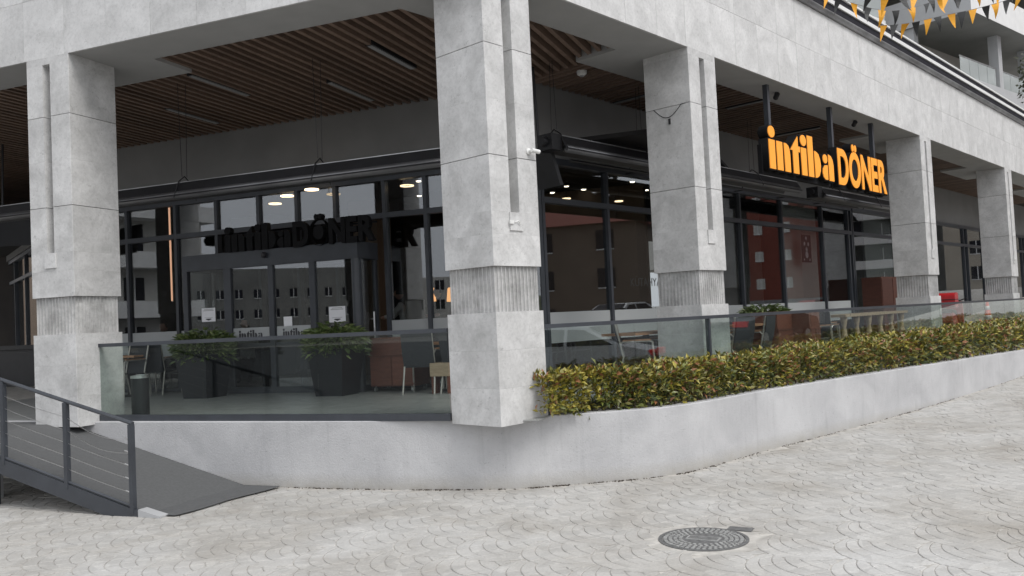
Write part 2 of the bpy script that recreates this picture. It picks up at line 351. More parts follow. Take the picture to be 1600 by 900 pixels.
def _cm(name, cu, mat):
    o = bpy.data.objects.new(name, cu); COL.objects.link(o); bpy.context.view_layer.update()
    me = bpy.data.meshes.new_from_object(o.evaluated_get(bpy.context.evaluated_depsgraph_get()))
    bpy.data.objects.remove(o); bpy.data.curves.remove(cu)
    me.name = name; me.materials.clear(); me.materials.append(MATS[mat]); return me
UPRIGHT = Matrix.Rotation(math.pi / 2, 4, 'X')

# ================================================================== THE SETTING
# plan of the retaining wall front, world xy
wallL = [Lw(-4.5, 0.25), Lw(-1.0, 0.25), Lw(1.5, 0.25), Lw(3.0, 0.27), Lw(4.2, 0.33), Lw(4.95, 0.43)]
wallR = [Rw(0.42, 0.24), Rw(0.82, -0.08), Rw(1.25, -0.42), Rw(1.75, -0.74), Rw(2.4, -0.89), Rw(3.9, -0.955), Rw(5.5, -1.135), Rw(7.4, -1.36), Rw(9.7, -1.65), Rw(12.5, -2.0), Rw(17, -2.55), Rw(23, -3.2), Rw(32, -4.0)]
def smooth_path(P, sub=6):
    out = []
    for i in range(len(P) - 1):
        p0, p1, p2, p3 = P[max(i - 1, 0)], P[i], P[i + 1], P[min(i + 2, len(P) - 1)]
        for k in range(sub):
            t = k / sub; out.append(0.5 * ((2 * p1) + (p2 - p0) * t + (2 * p0 - 5 * p1 + 4 * p2 - p3) * t * t + (-p0 + 3 * p1 - 3 * p2 + p3) * t ** 3))
    out.append(P[-1]); return [Vector((p.x, p.y, 0)) for p in out]
WP = smooth_path(wallL + wallR)
def path_normals(P):
    N = []
    for i in range(len(P)):
        d = (P[min(i + 1, len(P) - 1)] - P[max(i - 1, 0)]).normalized(); N.append(Vector((-d.y, d.x, 0)))
    return N                                            # to the left of travel = inwards (towards the building)
WN = path_normals(WP)
def outside_wall(x, y, m=0.02):                          # True on the street side of the wall
    best = 1e9; sgn = 1
    for i in range(len(WP) - 1):
        a, b = WP[i], WP[i + 1]; d = b - a; t = max(0, min(1, ((x - a.x) * d.x + (y - a.y) * d.y) / d.length_squared))
        qx, qy = x - a.x - d.x * t, y - a.y - d.y * t; k = qx * qx + qy * qy
        if k < best: best = k; sgn = -(d.x * qy - d.y * qx)
    return sgn > 0 and best > m * m

# ground sheet
mb = MB(); xs = [-400, -120, -40, -20] + [-12 + 1.0 * i for i in range(53)] + [60, 120, 400]; ys = [-400, -120, -40, -15] + [-6 + 1.0 * i for i in range(47)] + [60, 120, 400]
for j, y in enumerate(ys):
    for i, x in enumerate(xs): mb.v.append((x, y, gz(x, y) - 0.0075))
for j in range(len(ys) - 1):
    for i in range(len(xs) - 1):
        a = j * len(xs) + i; mb.f.append((a, a + 1, a + 1 + len(xs), a + len(xs))); mb.mi.append(0)
ground = struct('ground', mb, 'paving_joint', smooth=True)

# asphalt street the camera stands on, beside the forecourt
q = MB(); us_ = [-60, -30, -10, 0, 3, 5, 7, 9, 11, 13, 16, 20, 25, 30, 36, 43, 60, 120]
for u_ in us_:
    for n_ in (-5.4, -12, -26):
        p = Rw(u_, n_); q.v.append((p.x, p.y, gz(p.x, p.y) - 0.002))
for i in range(len(us_) - 1):
    for k in range(2): q.f.append((i * 3 + k + 1, (i + 1) * 3 + k + 1, (i + 1) * 3 + k, i * 3 + k)); q.mi.append(0)
struct('road', q, 'asphalt')
q = MB(); q.add([Lw(-90, -70, -0.004), Lw(2.5, -70, -0.004), Lw(2.5, -4.7, -0.004), Lw(-90, -4.7, -0.004)], [(0, 1, 2, 3)]); struct('added_asphalt', q, 'asphalt')  # dark ground added out of view to cut pale reflections in the balustrade
# fan-pattern paving stones
FR, FD, FL_ = 0.40, 0.114, 0.16
def fan_cells():
    cells = []; Tp = lambda u: math.sqrt(max(0, FR * FR - u * u)); Lo = lambda u: -FR + math.sqrt(max(0, FR * FR - (abs(u) - FR) ** 2))
    k = 0
    while True:
        us = [u for u in (-FR + FR * i / 60 for i in range(121)) if Tp(u) - k * FD > Lo(u) + 0.012]
        if not us: break
        ua, ub = us[0], us[-1]; n = max(1, round((ub - ua) / FL_)); sh = 0.5 if k % 2 else 0.0
        cuts = [ua] + [ua + (ub - ua) * (i + sh) / n for i in range(0 if sh else 1, n)] + [ub]
        for c0, c1 in zip(cuts, cuts[1:]):
            if c1 - c0 < 0.035: continue
            m_ = 3; U = [c0 + (c1 - c0) * i / m_ for i in range(m_ + 1)]
            top = [(u, Tp(u) - k * FD) for u in U]; bot = [(u, max(Lo(u), Tp(u) - (k + 1) * FD)) for u in U]
            poly = bot + top[::-1]
            if sum(t[1] - b_[1] for t, b_ in zip(top, bot)) / 4 < 0.03: continue
            cells.append(poly)
        k += 1
    return cells
def shrink(poly, g):
    cx = sum(p[0] for p in poly) / len(poly); cy = sum(p[1] for p in poly) / len(poly); out = []; n = len(poly)
    for i in range(n):
        p0, p1, p2 = Vector(poly[i - 1]), Vector(poly[i]), Vector(poly[(i + 1) % n])
        e1, e2 = p1 - p0, p2 - p1
        n1 = Vector((-e1.y, e1.x)).normalized() if e1.length > 1e-6 else None; n2 = Vector((-e2.y, e2.x)).normalized() if e2.length > 1e-6 else None
        nn = [q for q in (n1, n2) if q]; q = (sum(nn, Vector((0, 0))) if nn else Vector((0, 0)))
        if q.length > 1e-6: q = q.normalized() / max(0.5, q.normalized().dot(nn[0]))
        out.append(p1 + q * g)
    return out
CELLS = fan_cells(); FANG = math.radians(112)
def cell_verts(poly):
    o = shrink(poly, 0.0024); i = shrink(poly, 0.0065); n = len(poly)
    vs = [(p.x, p.y, -0.010) for p in o] + [(p.x, p.y, -0.0035) for p in o] + [(p.x, p.y, 0.0) for p in i]
    fs = [tuple(range(2 * n, 3 * n))]
    for a in range(n):
        b = (a + 1) % n; fs += [(a, b, n + b, n + a), (n + a, n + b, 2 * n + b, 2 * n + a)]
    return vs, fs
CV = [cell_verts(c) for c in CELLS]; CC = [(sum(p[0] for p in c) / len(c), sum(p[1] for p in c) / len(c)) for c in CELLS]
MANHOLE = onz(1099, 842, 0)
ca, sa = math.cos(FANG), math.sin(FANG); stones = []
for j in range(-70, 70):
    for i in range(-45, 45):
        fu = (i + 0.5 * (j % 2)) * 2 * FR; fv = j * FR
        ox, oy = fu * ca - fv * sa + 2.0, fu * sa + fv * ca + 9.0
        if not (-9 < ox < 19 and 4.2 < oy < 27) or (MRi @ Vector((ox, oy, 0))).y < -5.0: continue
        if abs(ox) > 0.66 * oy + 1.5: continue
        for k, (cx, cy) in enumerate(CC):
            x, y = ox + cx * ca - cy * sa, oy + cx * sa + cy * ca
            if (x - MANHOLE.x) ** 2 + (y - MANHOLE.y) ** 2 < 0.44 ** 2: continue
            if not outside_wall(x, y, 0.10): continue
            stones.append((x * x + y * y, ox, oy, k, x, y))
stones.sort()
inview = [s for s in stones if abs((s[4]) / s[5]) < 0.60 and s[5] > 5.9]
own = set(id(s) for s in inview[:300])
smesh = {}
rest = MB()
for s in stones:
    d, ox, oy, k, x, y = s; dz = random.uniform(-0.0025, 0.0015)
    if id(s) in own:
        if k not in smesh:
            q = MB(); q.add(*CV[k]); smesh[k] = q.mesh('paving_stone', 'paving_stone')
        link('paving_stone', smesh[k], ground, T(ox, oy, gz(x, y) + dz, FANG))
    else:
        vs, fs = CV[k]; rest.add([(ox + a * ca - b * sa, oy + a * sa + b * ca, c + dz + gz(ox + a * ca - b * sa, oy + a * sa + b * ca)) for a, b, c in vs], fs)
rest.build('paving_stones', 'paving_stone', ground, kind='stuff')

# terrace floor
mb = MB(); P = [p + n * 0.15 for p, n in zip(WP, WN)]
far = [Vector((60, 60, 0)), Vector((-60, 60, 0)), Vector((-60, P[0].y, 0))]
poly = [(p.x, p.y) for p in P] + [(p.x, p.y) for p in far]
mb.prism(poly, ZF - 0.25, ZF - 0.012); terrace = struct('terrace_floor', mb, 'paving_joint')
tm = MB(); ts = 0.6
tm.box(0.002, ts - 0.002, 0.002, ts - 0.002, -0.011, 0.0); tme = tm.mesh('floor_tile', 'terrace_tile'); restt = MB()
cnt = 0
for i in range(-9, 14):
    for j in range(0, 8):
        x, y = i * ts, 0.40 + j * ts
        if pl_ok := True:
            w0 = Lw(x + 0.3, y + 0.3); r0 = MRi @ w0
            if r0.y < 0.15 or y + ts > 4.9: continue
            link('floor_tile', tme, terrace, LT(x, y, ZF)); cnt += 1
for i in range(0, 46):
    for j in range(0, 5):
        x, y = 0.9 + i * ts, -0.30 + j * ts
        c0 = MLi @ Rw(x + 0.3, y + 0.3)
        if c0.y < 5.0 and c0.x < 7.9 and x < 3.9: continue
        restt.box(x + 0.002, x + ts - 0.002, y + 0.002, y + ts - 0.002, ZF - 0.011, ZF + 0.001)
restt.build('floor_tiles', 'terrace_tile', terrace, MR, kind='stuff')

# retaining wall
mb = MB(); n = len(WP); TH = 0.15
for p, q in zip(WP, WN):
    b = p + q * TH
    mb.v += [(p.x, p.y, -0.3), (p.x, p.y, ZF - 0.008), (p.x + q.x * 0.008, p.y + q.y * 0.008, ZF), (b.x, b.y, ZF), (b.x, b.y, -0.3)]
for i in range(n - 1):
    for k in range(4): mb.f.append((i * 5 + k, (i + 1) * 5 + k, (i + 1) * 5 + k + 1, i * 5 + k + 1)); mb.mi.append(0)
rw = mb.build('retaining_wall', 'render_wall', smooth=False); tag(rw, 'low curving grey rendered retaining wall below the terrace and hedge', 'wall')

random.seed(5); dm = MB()
for k in range(1500):
    i = random.randrange(16, len(WP) - 14); a_, b_ = WP[i], WP[i + 1]; t_ = random.random(); p = a_.lerp(b_, t_); nn = WN[i]
    if math.sin(i * 1.7) + math.sin(i * .63 + 2) < random.uniform(-1.6, 1.2): continue
    d_ = abs(random.gauss(0, 0.022)) + 0.004; p = p - nn * d_; r_ = random.uniform(.003, .013); z_ = gz(p.x, p.y)
    th0 = random.uniform(0, 6.28); ring = [(p.x + r_ * random.uniform(.6, 1.2) * math.cos(th0 + q_ * 1.257), p.y + r_ * random.uniform(.6, 1.2) * math.sin(th0 + q_ * 1.257), z_ - .004) for q_ in range(5)]
    dm.add(ring + [(p.x, p.y, z_ + r_ * .45)], [(q_, (q_ + 1) % 5, 5) for q_ in range(5)])
dm.build('gutter_dirt', 'soil', ground, kind='stuff')
# ------------------------------------------------------------------ the podium building
BLD = thing('commercial_building', 'pale stone clad commercial building with square columns and glazed restaurant front', 'building', Matrix.Translation(B0))
BI = BLD.matrix_world.inverted()
def bp(M): return BI @ M
def colpoly(slot, ch=0.004):
    w_ = CW; p = [(ch, 0), (w_ - ch, 0), (w_, ch), (w_, w_ - ch), (w_ - ch, w_), (ch, w_), (0, w_ - ch), (0, ch)]
    if slot:
        a, b_ = slot; p = [(ch, 0), (a, 0), (a, 0.13), (b_, 0.13), (b_, 0), (w_ - ch, 0)] + p[2:]
    return p
def column(M, slot, label):
    c = part('column', BLD, bp(M), label)
    a, b_ = slot; g = 0.004
    def seg(z0, z1, sl, mat='stone_column', gap=0.0015):
        q = MB(); q.prism(colpoly(slot if sl else None), z0 + gap, z1 - gap); return q.build('stone_slab', mat, c)
    seg(5.38, ZB + 0.02, False, gap=0.0); seg(ZJ1 + .004, 5.38, True, gap=0.0002)
    for z0_, z1_ in ((4.12, ZJ1 - .003), (ZJ2 + .004, 4.12), (2.935, ZJ2 - .003)): seg(z0_, z1_, True, gap=0.0004)
    seg(2.70, 2.935, False, gap=0.0003); seg(ZBB, 2.70, False, gap=0.0004)
    core = MB(); core.box(0.06, CW - 0.06, 0.135, CW - 0.06, ZF - 0.02, ZB); core.build('core', 'bronze_dark', c)
    q = MB(); q.box(a - 0.03, b_ + 0.03, -0.018, -0.0005, 2.74, 2.93); q.build('lamp_block', 'stone_column', c)
    # fluted band: scalloped on all four sides
    i_ = 0.030; w2 = CW - 2 * i_; nfl = 12; pts = []
    for side in range(4):
        for k in range(nfl):
            t0 = i_ + w2 * (k + 0.10) / nfl; t1 = i_ + w2 * (k + 0.90) / nfl
            for s in range(7):
                th = math.pi * s / 6; t = (t0 + t1) / 2 - math.cos(th) * (t1 - t0) / 2; d = i_ + math.sin(th) * 0.026
                pts.append({0: (t, d), 1: (CW - d, t), 2: (CW - t, CW - d), 3: (d, CW - t)}[side])
    q = MB(); q.prism(pts, ZBT - 0.005, ZBB + 0.005, caps=False); q.build('fluted_band', 'stone_flute', c)
    for z0, z1 in ((1.49, ZBT), (1.10, 1.49), (0.715, 1.10)):
        q = MB(); q.prism(colpoly(None), z0 + 0.0005, z1 - 0.0005); q.build('base_slab', 'stone_column', c)
    return c
sl = (0.29, 0.43)
colA = column(LT(-CW, 0), (CW - 0.455, CW - 0.325), 'stone column left of the glass balustrade, beside the ramp')
colB = column(RT(0, 0), sl, 'stone column at the corner between balustrade and hedge')
colC = column(RT(4.05, 0), sl, 'stone column with a thin cable looped on its shaded face')
colD = column(RT(13.77, 0), (0.29, 0.40), 'stone column just beyond the yellow letter sign')
colE = column(RT(21.06, 0), (0.29, 0.39), 'far stone column beside the orange cone')
colF = column(RT(28.5, 0), (0.29, 0.39), 'stone column next beyond the far column')
column(LT(-CW - 6.4, 0), (CW - 0.455, CW - 0.325), 'stone column beyond the ramp landing')
# cable swag on column C
q = MB(); a = pr(1017, 178, 0); 
pts = [Vector((4.046, 0.60 - 0.52 * t, 4.70 - 0.15 * math.sin(math.pi * min(1, t * 1.15)) * (1 if t < .87 else .3))) for t in [i / 14 for i in range(15)]]
q.tube(pts, 0.005, 5); q.box(4.035, 4.047, 0.33, 0.36, 4.45, 4.53); q.build('cable', 'black_metal', BLD, bp(MR))

# beams with cladding panels
pw = 0.715
def beam(M, x0, x1, label, first, miter0=None, miter1=None):
    bm_ = part('beam', BLD, bp(M), label)
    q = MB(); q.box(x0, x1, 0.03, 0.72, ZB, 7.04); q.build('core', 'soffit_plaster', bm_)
    n_ = int((x1 - first) / pw)
    k0 = -int((first - x0) / pw) - 1
    me = MB(); me.box(0.0015, pw - 0.0015, 0, 0.0295, ZB - 0.002, 6.262 - 0.002); me = me.mesh('cladding_panel', 'stone')
    me2 = MB(); me2.box(0.0015, pw - 0.0015, 0, 0.0295, 6.262 + 0.002, 7.035); me2 = me2.mesh('cladding_panel', 'stone')
    for k in range(k0, n_ + 1):
        x = first + k * pw
        if x < x0 - 0.01 or x + pw > x1 + 0.01: continue
        link('cladding_panel', me, bm_, T(x, random.uniform(-0.0012, 0.0012))); link('cladding_panel', me2, bm_, T(x + (0 if k % 2 else 0), random.uniform(-0.0012, 0.0012)))
    return bm_
cornerR = MRi @ (ML @ Vector((0, 0, 0)))
beam(MR, 4.02 - pw * 5, 46, 'pale stone clad beam running above the hedge and letter sign', 4.02 - pw * 5)
beam(ML, -13, pw * 8 - 0.06, 'pale stone clad beam over the glass balustrade', -0.06)
# thickened soffit pads behind the columns
for M, x0, x1 in ((ML, -CW - 0.7, 0.70), (MR, 3.37, 5.50), (MR, 12.85, 15.4), (MR, 20.1, 22.7), (MR, 27.5, 30), (ML, -8.6, -6.0), (MR, -0.3, 1.45)):
    q = MB(); q.box(x0, x1, 0.72, 1.43, ZB + 0.003, 5.75); q.build('soffit_pad', 'soffit_plaster', BLD, bp(M))
# cornice
cor = part('cornice', BLD, bp(MR), 'dark cornice with two pale lines along the roof edge')
for nm, mt, y0, z0, z1 in (('moulding', 'zinc', -0.06, 7.042, 7.11), ('fascia_band', 'bronze_dark', -0.10, 7.112, 7.225), ('trim_line', 'white_paint', -0.13, 7.227, 7.305), ('fascia_band', 'bronze_dark', -0.10, 7.307, 7.43), ('trim_line', 'white_paint', -0.13, 7.432, 7.47)):
    q = MB()
    if nm == 'moulding': q.prism_x([(0.7, z0), (y0, z0), (y0 - 0.01, z0 + 0.02), (y0 - 0.035, z0 + 0.05), (y0 - 0.035, z1), (0.7, z1)], -0.1, 60)
    else: q.box(-0.1, 60, y0, 0.7, z0, z1)
    q.build(nm, mt, cor)
# roof slab over the podium, upper storey set back
rp_ = [Lw(-14, 0.6), Rw(0.5, 0.75), Rw(60, 0.65), Rw(60, 14), Rw(10, 14), Lw(-14, 24)]
q = MB(); q.prism([(p.x, p.y) for p in rp_], 7.05, 7.3); q.build('roof_slab', 'grey_paint', BLD, bp(MW))

# slatted ceiling
ceil = part('slatted_ceiling', BLD, bp(MW), 'brown timber slat ceiling under the beams')
q = MB(); q.prism([(p.x, p.y) for p in (Lw(-14, .7), Lw(4.9, .7), Rw(0.7, .7), Rw(3.66, .7), Rw(3.66, 2.74), Lw(4.2, 4.9), Lw(-14, 4.9))], 5.665, 5.70); q.build('backing', 'ceiling_dark', ceil)
q = MB(); q.box(-24, -4.9, 4.92, 26, 5.665, 5.70); q.build('backing', 'ceiling_dark', ceil, ML)
q = MB(); q.box(-24, -14.02, 0.70, 4.9, 5.665, 5.70); q.build('backing', 'ceiling_dark', ceil, ML)
q = MB(); q.box(3.67, 60, 0.70, 2.75, 5.672, 5.71); q.build('backing', 'ceiling_dark', ceil, MR)
SW = 0.062; PITCHS = 0.165
lamps_L = []
for px0, py0, px1, py1 in ((300, 117, 385, 150), (262, 170, 340, 193), (580, 70, 643, 108), (518, 128, 578, 158)):
    a = MLi @ onz(px0, py0, 5.52); b = MLi @ onz(px1, py1, 5.52); lamps_L.append(((a.x + b.x) / 2, a.y, b.y))
x = -13.0
slat_unit = MB(); slat_unit.box(0, SW, 0, 1, 5.525, 5.655); slat_unit = slat_unit.mesh('slat', 'slat_wood')
while x < 7.5:
    yend = 4.70 if x > -5.0 else 12.0; ys_ = [0.70 + 0.02 * i for i in range(int((yend - 0.70) / 0.02) + 1)]
    ok = [y for y in ys_ if (lambda r: r.y > 0.72 and r.x < 3.66)(MRi @ Lw(x + SW / 2, y))]
    if ok and ok[-1] - ok[0] > 0.15:
        o = link('slat', slat_unit, ceil, ML @ T(x, ok[0]) @ Matrix.Diagonal((1, ok[-1] - ok[0], 1, 1)))
    x += PITCHS
x = 3.70
while x < 33:
    link('slat', slat_unit, ceil, MR @ T(x, 0.72) @ Matrix.Diagonal((1, 1.93, 1, 1))); x += PITCHS
for cx, y0, y1 in lamps_L:
    t = thing('linear_ceiling_lamp', 'switched off slim linear lamp between ceiling slats above the entrance', 'lamp', LT(cx, (y0 + y1) / 2, 5.52), 'linear lamps in the slat ceiling')
    h = (y1 - y0) / 2; q = MB(); q.box(-0.06, 0.06, -h, h, 0.0, 0.12); q.build('housing', 'black_metal', t); q = MB(); q.box(-0.035, 0.035, -h + .02, h - .02, -0.012, -0.001); q.build('diffuser', 'lamp_grey', t)
for px0, py0, px1, py1 in ((1010, 148, 968, 159), (1192, 153, 1142, 172), (1280, 198, 1215, 213)):
    a = MRi @ onz(px0, py0, 5.52); b = MRi @ onz(px1, py1, 5.52); cx = (a.x + b.x) / 2; y0, y1 = min(a.y, b.y), max(a.y, b.y); h = max(0.4, (y1 - y0) / 2)
    t = thing('linear_ceiling_lamp', 'switched off slim linear lamp in the slat ceiling behind the columns above the hedge', 'lamp', RT(cx, (y0 + y1) / 2, 5.515), 'linear lamps above the hedge side')
    q = MB(); q.box(-0.05, 0.05, -h, h, 0.0, 0.12); q.build('housing', 'black_metal', t); q = MB(); q.box(-0.03, 0.03, -h + .02, h - .02, -0.012, -0.001); q.build('diffuser', 'lamp_grey', t)

# ------------------------------------------------------------------ glazed shopfronts
NL, NR = 4.72, 2.70
ZTOP, ZTR = 4.27, 3.68
kR = MRi @ Vector((0.516, 13.384, 0)); kL = MLi @ Vector((0.516, 13.384, 0))
def fr_box(p, x0, x1, z0, z1, M, y, d=0.06, name='mullion', mat='dark_metal'):
    q = MB(); q.box(x0, x1, y - d, y + d, z0, z1); return q.build(name, mat, p, M)
def shopfront(name, M, y, x0, x1, muls, label, band=True, ztop=ZTOP, trans=(ZTR,), skip=None, zhead=0.10):
    sf = part(name, BLD, bp(M), label); I = None
    xs_ = sorted([x0] + [m_ for m_ in muls if x0 + .1 < m_ < x1 - .1] + [x1]); rows = [ZF + 0.06] + list(trans) + [ztop]
    for m_ in xs_: fr_box(sf, m_ - 0.032, m_ + 0.032, ZF, ztop + 0.02, I, y)
    fr_box(sf, x0, x1, ztop, ztop + zhead, I, y, 0.075, 'head_rail'); fr_box(sf, x0, x1, ZF + 0.001, ZF + 0.06, I, y, 0.057, 'bottom_rail')
    for z in trans: fr_box(sf, x0, x1, z - 0.045, z + 0.045, I, y, 0.064, 'transom')
    for a, b_ in zip(xs_, xs_[1:]):
        for r0, r1 in zip(rows, rows[1:]):
            if skip and skip(a, b_, r0, r1): continue
            q = MB(); q.box(a + 0.02, b_ - 0.02, y - 0.006, y + 0.006, r0, r1)
            q.build('pane', 'shop_glass', sf, Matrix.Translation((0, 0, 0)) @ Matrix.Rotation(0, 4, 'Z'))
            if band and r0 < 1.0:
                q = MB(); q.box(a + 0.035, b_ - 0.035, y - 0.009, y - 0.0065, 1.40, 1.89); q.build('frosted_band', 'frosted_film', sf)
    return sf
mL = [pl(px, 340, NL).x for px in (200, 276, 340, 406, 466, 526, 603, 667, 720)] + [-9, -7.8, -6.6]
VX0, VX1 = -1.97, 1.67                                  # vestibule extents
sfL = shopfront('shopfront', ML, NL, -4.9, kL.x, mL, 'dark framed glazing beside and above the entrance', skip=lambda a, b, r0, r1: r0 < 1 and a > VX0 - 0.3 and b < VX1 + 0.3)
mR = [pr(px, 400, NR).x for px in (950, 1060, 1157, 1222, 1285, 1325, 1362, 1380, 1420)] + [18.3]
sfR = shopfront('shopfront', MR, NR, kR.x, 16.4, mR, 'dark framed glazing behind the hedge side columns')
sfR2 = shopfront('shopfront', MR, NR, 16.5, 60, [pr(px, 400, NR).x for px in (1505, 1535, 1600)] + [27, 29.5, 32, 35, 38, 42, 46, 50, 55], 'dark framed glazing of the neighbouring shop beyond the sign', band=False)
M3 = LT(-4.95, NL, 0, math.radians(180 - 16))            # third front, receding behind the ramp landing
dirw = Vector((math.sin(math.radians(-37)), math.cos(math.radians(-37)), 0))
M3 = Matrix.Translation(Lw(-4.95, NL)) @ Matrix.Rotation(math.atan2(dirw.y, dirw.x), 4, 'Z')
sf3 = shopfront('shopfront', M3, 0, 0, 26, [2.2 * i for i in range(1, 12)], 'dark framed glazing receding behind the ramp landing', band=False)
for M, x0, x1, y in ((ML, -4.95, kL.x, NL), (MR, kR.x, 60, NR), (M3, 0, 26, 0)):
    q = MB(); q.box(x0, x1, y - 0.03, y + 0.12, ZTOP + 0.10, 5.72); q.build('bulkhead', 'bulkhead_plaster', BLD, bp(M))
# entrance vestibule
VN = 4.0; ZH = 3.21
ves = part('entrance_vestibule', BLD, bp(ML), 'projecting glazed entrance box with sliding doors')
q = MB(); q.box(VX0, VX1, VN, NL - 0.07, ZH - 0.28, ZH); q.build('head_box', 'dark_metal', ves)
q = MB(); q.tube([(VX1 - 0.06, VN + 0.05, ZF), (VX1 - 0.06, VN + 0.05, ZH - 0.28)], 0.085, 14); q.build('corner_post', 'dark_metal', ves, smooth=False)
q = MB(); q.box(VX0, VX0 + 0.1, VN + 0.005, VN + 0.1, ZF, ZH - 0.28); q.build('corner_post', 'dark_metal', ves)
pxs = [pl(px, 500, VN).x for px in (356, 424, 489)]
for x_, wd in ((pxs[0], 0.075), (pxs[1], 0.05), (pxs[2], 0.055)):
    q = MB(); q.box(x_ - wd, x_ + wd, VN + 0.01, VN + 0.09, ZF + 0.005, ZH - 0.28); q.build('door_stile', 'dark_metal', ves)
q = MB(); q.box(VX0 + .1, VX1 - .12, VN + 0.012, VN + 0.085, ZF + 0.002, ZF + 0.11); q.build('bottom_rail', 'dark_metal', ves)
edges = [VX0 + 0.1] + pxs + [VX1 - 0.13]
for i, (a, b_) in enumerate(zip(edges, edges[1:])):
    q = MB(); q.box(a + 0.03, b_ - 0.03, VN + 0.044, VN + 0.056, ZF + 0.11, ZH - 0.28); g = q.build('door_pane' if i in (1, 2) else 'pane', 'shop_glass', ves)
    if i in (1, 2):
        q = MB(); q.box(a + 0.08, b_ - 0.08, VN + 0.040, VN + 0.0425, 1.66, 1.88); fb = q.build('frosted_band', 'frosted_film', ves)
        q = MB(); q.box(a + .06, b_ - .06, VN + 0.03, VN + 0.075, 1.54, 1.61); q.build('mid_rail', 'dark_metal', ves)
for sx in (VX0 + 0.05, VX1 - 0.06):
    q = MB(); q.box(sx - 0.006, sx + 0.006, VN + 0.14, NL - 0.12, ZF + 0.10, ZH - 0.28); q.build('side_pane', 'shop_glass', ves)
    q = MB(); q.box(sx - 0.03, sx + 0.03, VN + 0.13, NL - 0.07, ZF + 0.002, ZF + 0.10); q.build('bottom_rail', 'dark_metal', ves)
    q = MB(); q.box(sx - 0.035, sx + 0.035, NL - 0.13, NL - 0.07, ZF, ZH - 0.28); q.build('rear_post', 'dark_metal', ves)
q = MB(); q.tube([(VX1 - 0.0, VN + .45, 1.30), (VX1 - 0.0, VN + .45, 2.05)], 0.016, 8); q.tube([(VX1 - 0.06, VN + .45, 1.42), (VX1, VN + .45, 1.42)], 0.012, 6); q.tube([(VX1 - 0.06, VN + .45, 1.93), (VX1, VN + .45, 1.93)], 0.012, 6); q.build('pull_handle', 'steel', ves)
q = MB(); c0 = pl(414, 394, VN); q.lathe([(0.02, 0), (0.05, 0.02), (0.05, 0.06), (0.03, 0.08)], 12); q.build('door_sensor', 'black_metal', ves, Matrix.Translation((c0.x, VN, c0.z - 0.05)) @ Matrix.Rotation(math.pi / 2, 4, 'X'))
# roof lid for interior, back walls
inn = part('interior_shell', BLD, bp(MW), 'dim restaurant interior walls and ceiling')
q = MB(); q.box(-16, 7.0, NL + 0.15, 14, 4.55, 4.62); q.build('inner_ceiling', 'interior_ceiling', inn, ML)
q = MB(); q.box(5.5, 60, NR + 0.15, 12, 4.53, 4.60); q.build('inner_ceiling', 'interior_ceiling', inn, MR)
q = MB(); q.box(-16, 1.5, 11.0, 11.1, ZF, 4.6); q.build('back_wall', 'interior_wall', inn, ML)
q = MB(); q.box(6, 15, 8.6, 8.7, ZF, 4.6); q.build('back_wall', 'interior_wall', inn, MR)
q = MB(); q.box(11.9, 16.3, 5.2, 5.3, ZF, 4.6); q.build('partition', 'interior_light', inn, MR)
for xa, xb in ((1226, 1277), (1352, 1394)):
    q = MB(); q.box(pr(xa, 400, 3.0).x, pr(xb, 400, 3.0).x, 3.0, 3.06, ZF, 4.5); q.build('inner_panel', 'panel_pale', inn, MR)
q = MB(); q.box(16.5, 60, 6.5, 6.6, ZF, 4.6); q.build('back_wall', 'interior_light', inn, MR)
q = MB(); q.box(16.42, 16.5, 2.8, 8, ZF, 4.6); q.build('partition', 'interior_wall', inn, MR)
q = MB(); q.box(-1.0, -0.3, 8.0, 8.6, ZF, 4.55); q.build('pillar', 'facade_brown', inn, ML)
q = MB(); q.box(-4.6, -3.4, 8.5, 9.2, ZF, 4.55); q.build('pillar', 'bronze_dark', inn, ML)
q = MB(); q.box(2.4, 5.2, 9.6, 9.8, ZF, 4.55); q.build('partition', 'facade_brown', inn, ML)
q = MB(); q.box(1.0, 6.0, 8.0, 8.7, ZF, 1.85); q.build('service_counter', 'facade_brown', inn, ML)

# ------------------------------------------------------------------ interior lamps
lk = 'ring lamps inside the restaurant'
for px, py, z in ((430, 319, 4.2), (449, 307, 4.2), (487, 297, 4.2), (636, 291, 4.2), (885, 311, 4.1), (967, 315, 4.1)):
    P = onz(px, py, z)
    t = thing('ring_lamp', 'glowing warm ring lamp hanging inside behind the restaurant glass', 'lamp', Matrix.Translation(P), lk)
    q = MB(); N = 28; kr = 0.72 if px > 800 else 1.0
    for k in range(N):
        a = 2 * math.pi * k / N
        for rr, zz in ((0.085 * kr, 0), (0.12 * kr, 0), (0.12 * kr, 0.016), (0.085 * kr, 0.016)): q.v.append((rr * math.cos(a), rr * math.sin(a), zz))
    for k in range(N):
        for e in range(4): q.f.append((k * 4 + e, k * 4 + (e + 1) % 4, ((k + 1) % N) * 4 + (e + 1) % 4, ((k + 1) % N) * 4 + e)); q.mi.append(0)
    q.build('ring', 'lamp_warm', t)
    q = MB(); q.tube([(0, 0.10 * kr, 0.015), (0, 0.10 * kr, 4.56 - z)], 0.004, 4); q.tube([(0, -0.10 * kr, 0.015), (0, -0.10 * kr, 4.56 - z)], 0.004, 4); q.build('wire', 'black_metal', t)
for px, py in ((654, 283), (655, 306), (433, 319), (863, 301), (885, 291), (912, 296), (950, 305), (988, 284), (1010, 297), (962, 297)):
    P = onz(px, py, 4.5)
    t = thing('downlight', 'small round glowing downlight in the restaurant ceiling', 'lamp', Matrix.Translation((P.x, P.y, 4.5)), 'downlights inside the restaurant')
    q = MB(); q.lathe([(0.045, -0.01), (0.045, 0.0)], 12); q.build('lens', 'lamp_spot', t); q = MB(); q.lathe([(0.07, 0.0), (0.07, 0.028)], 14); q.build('rim', 'grey_paint', t)
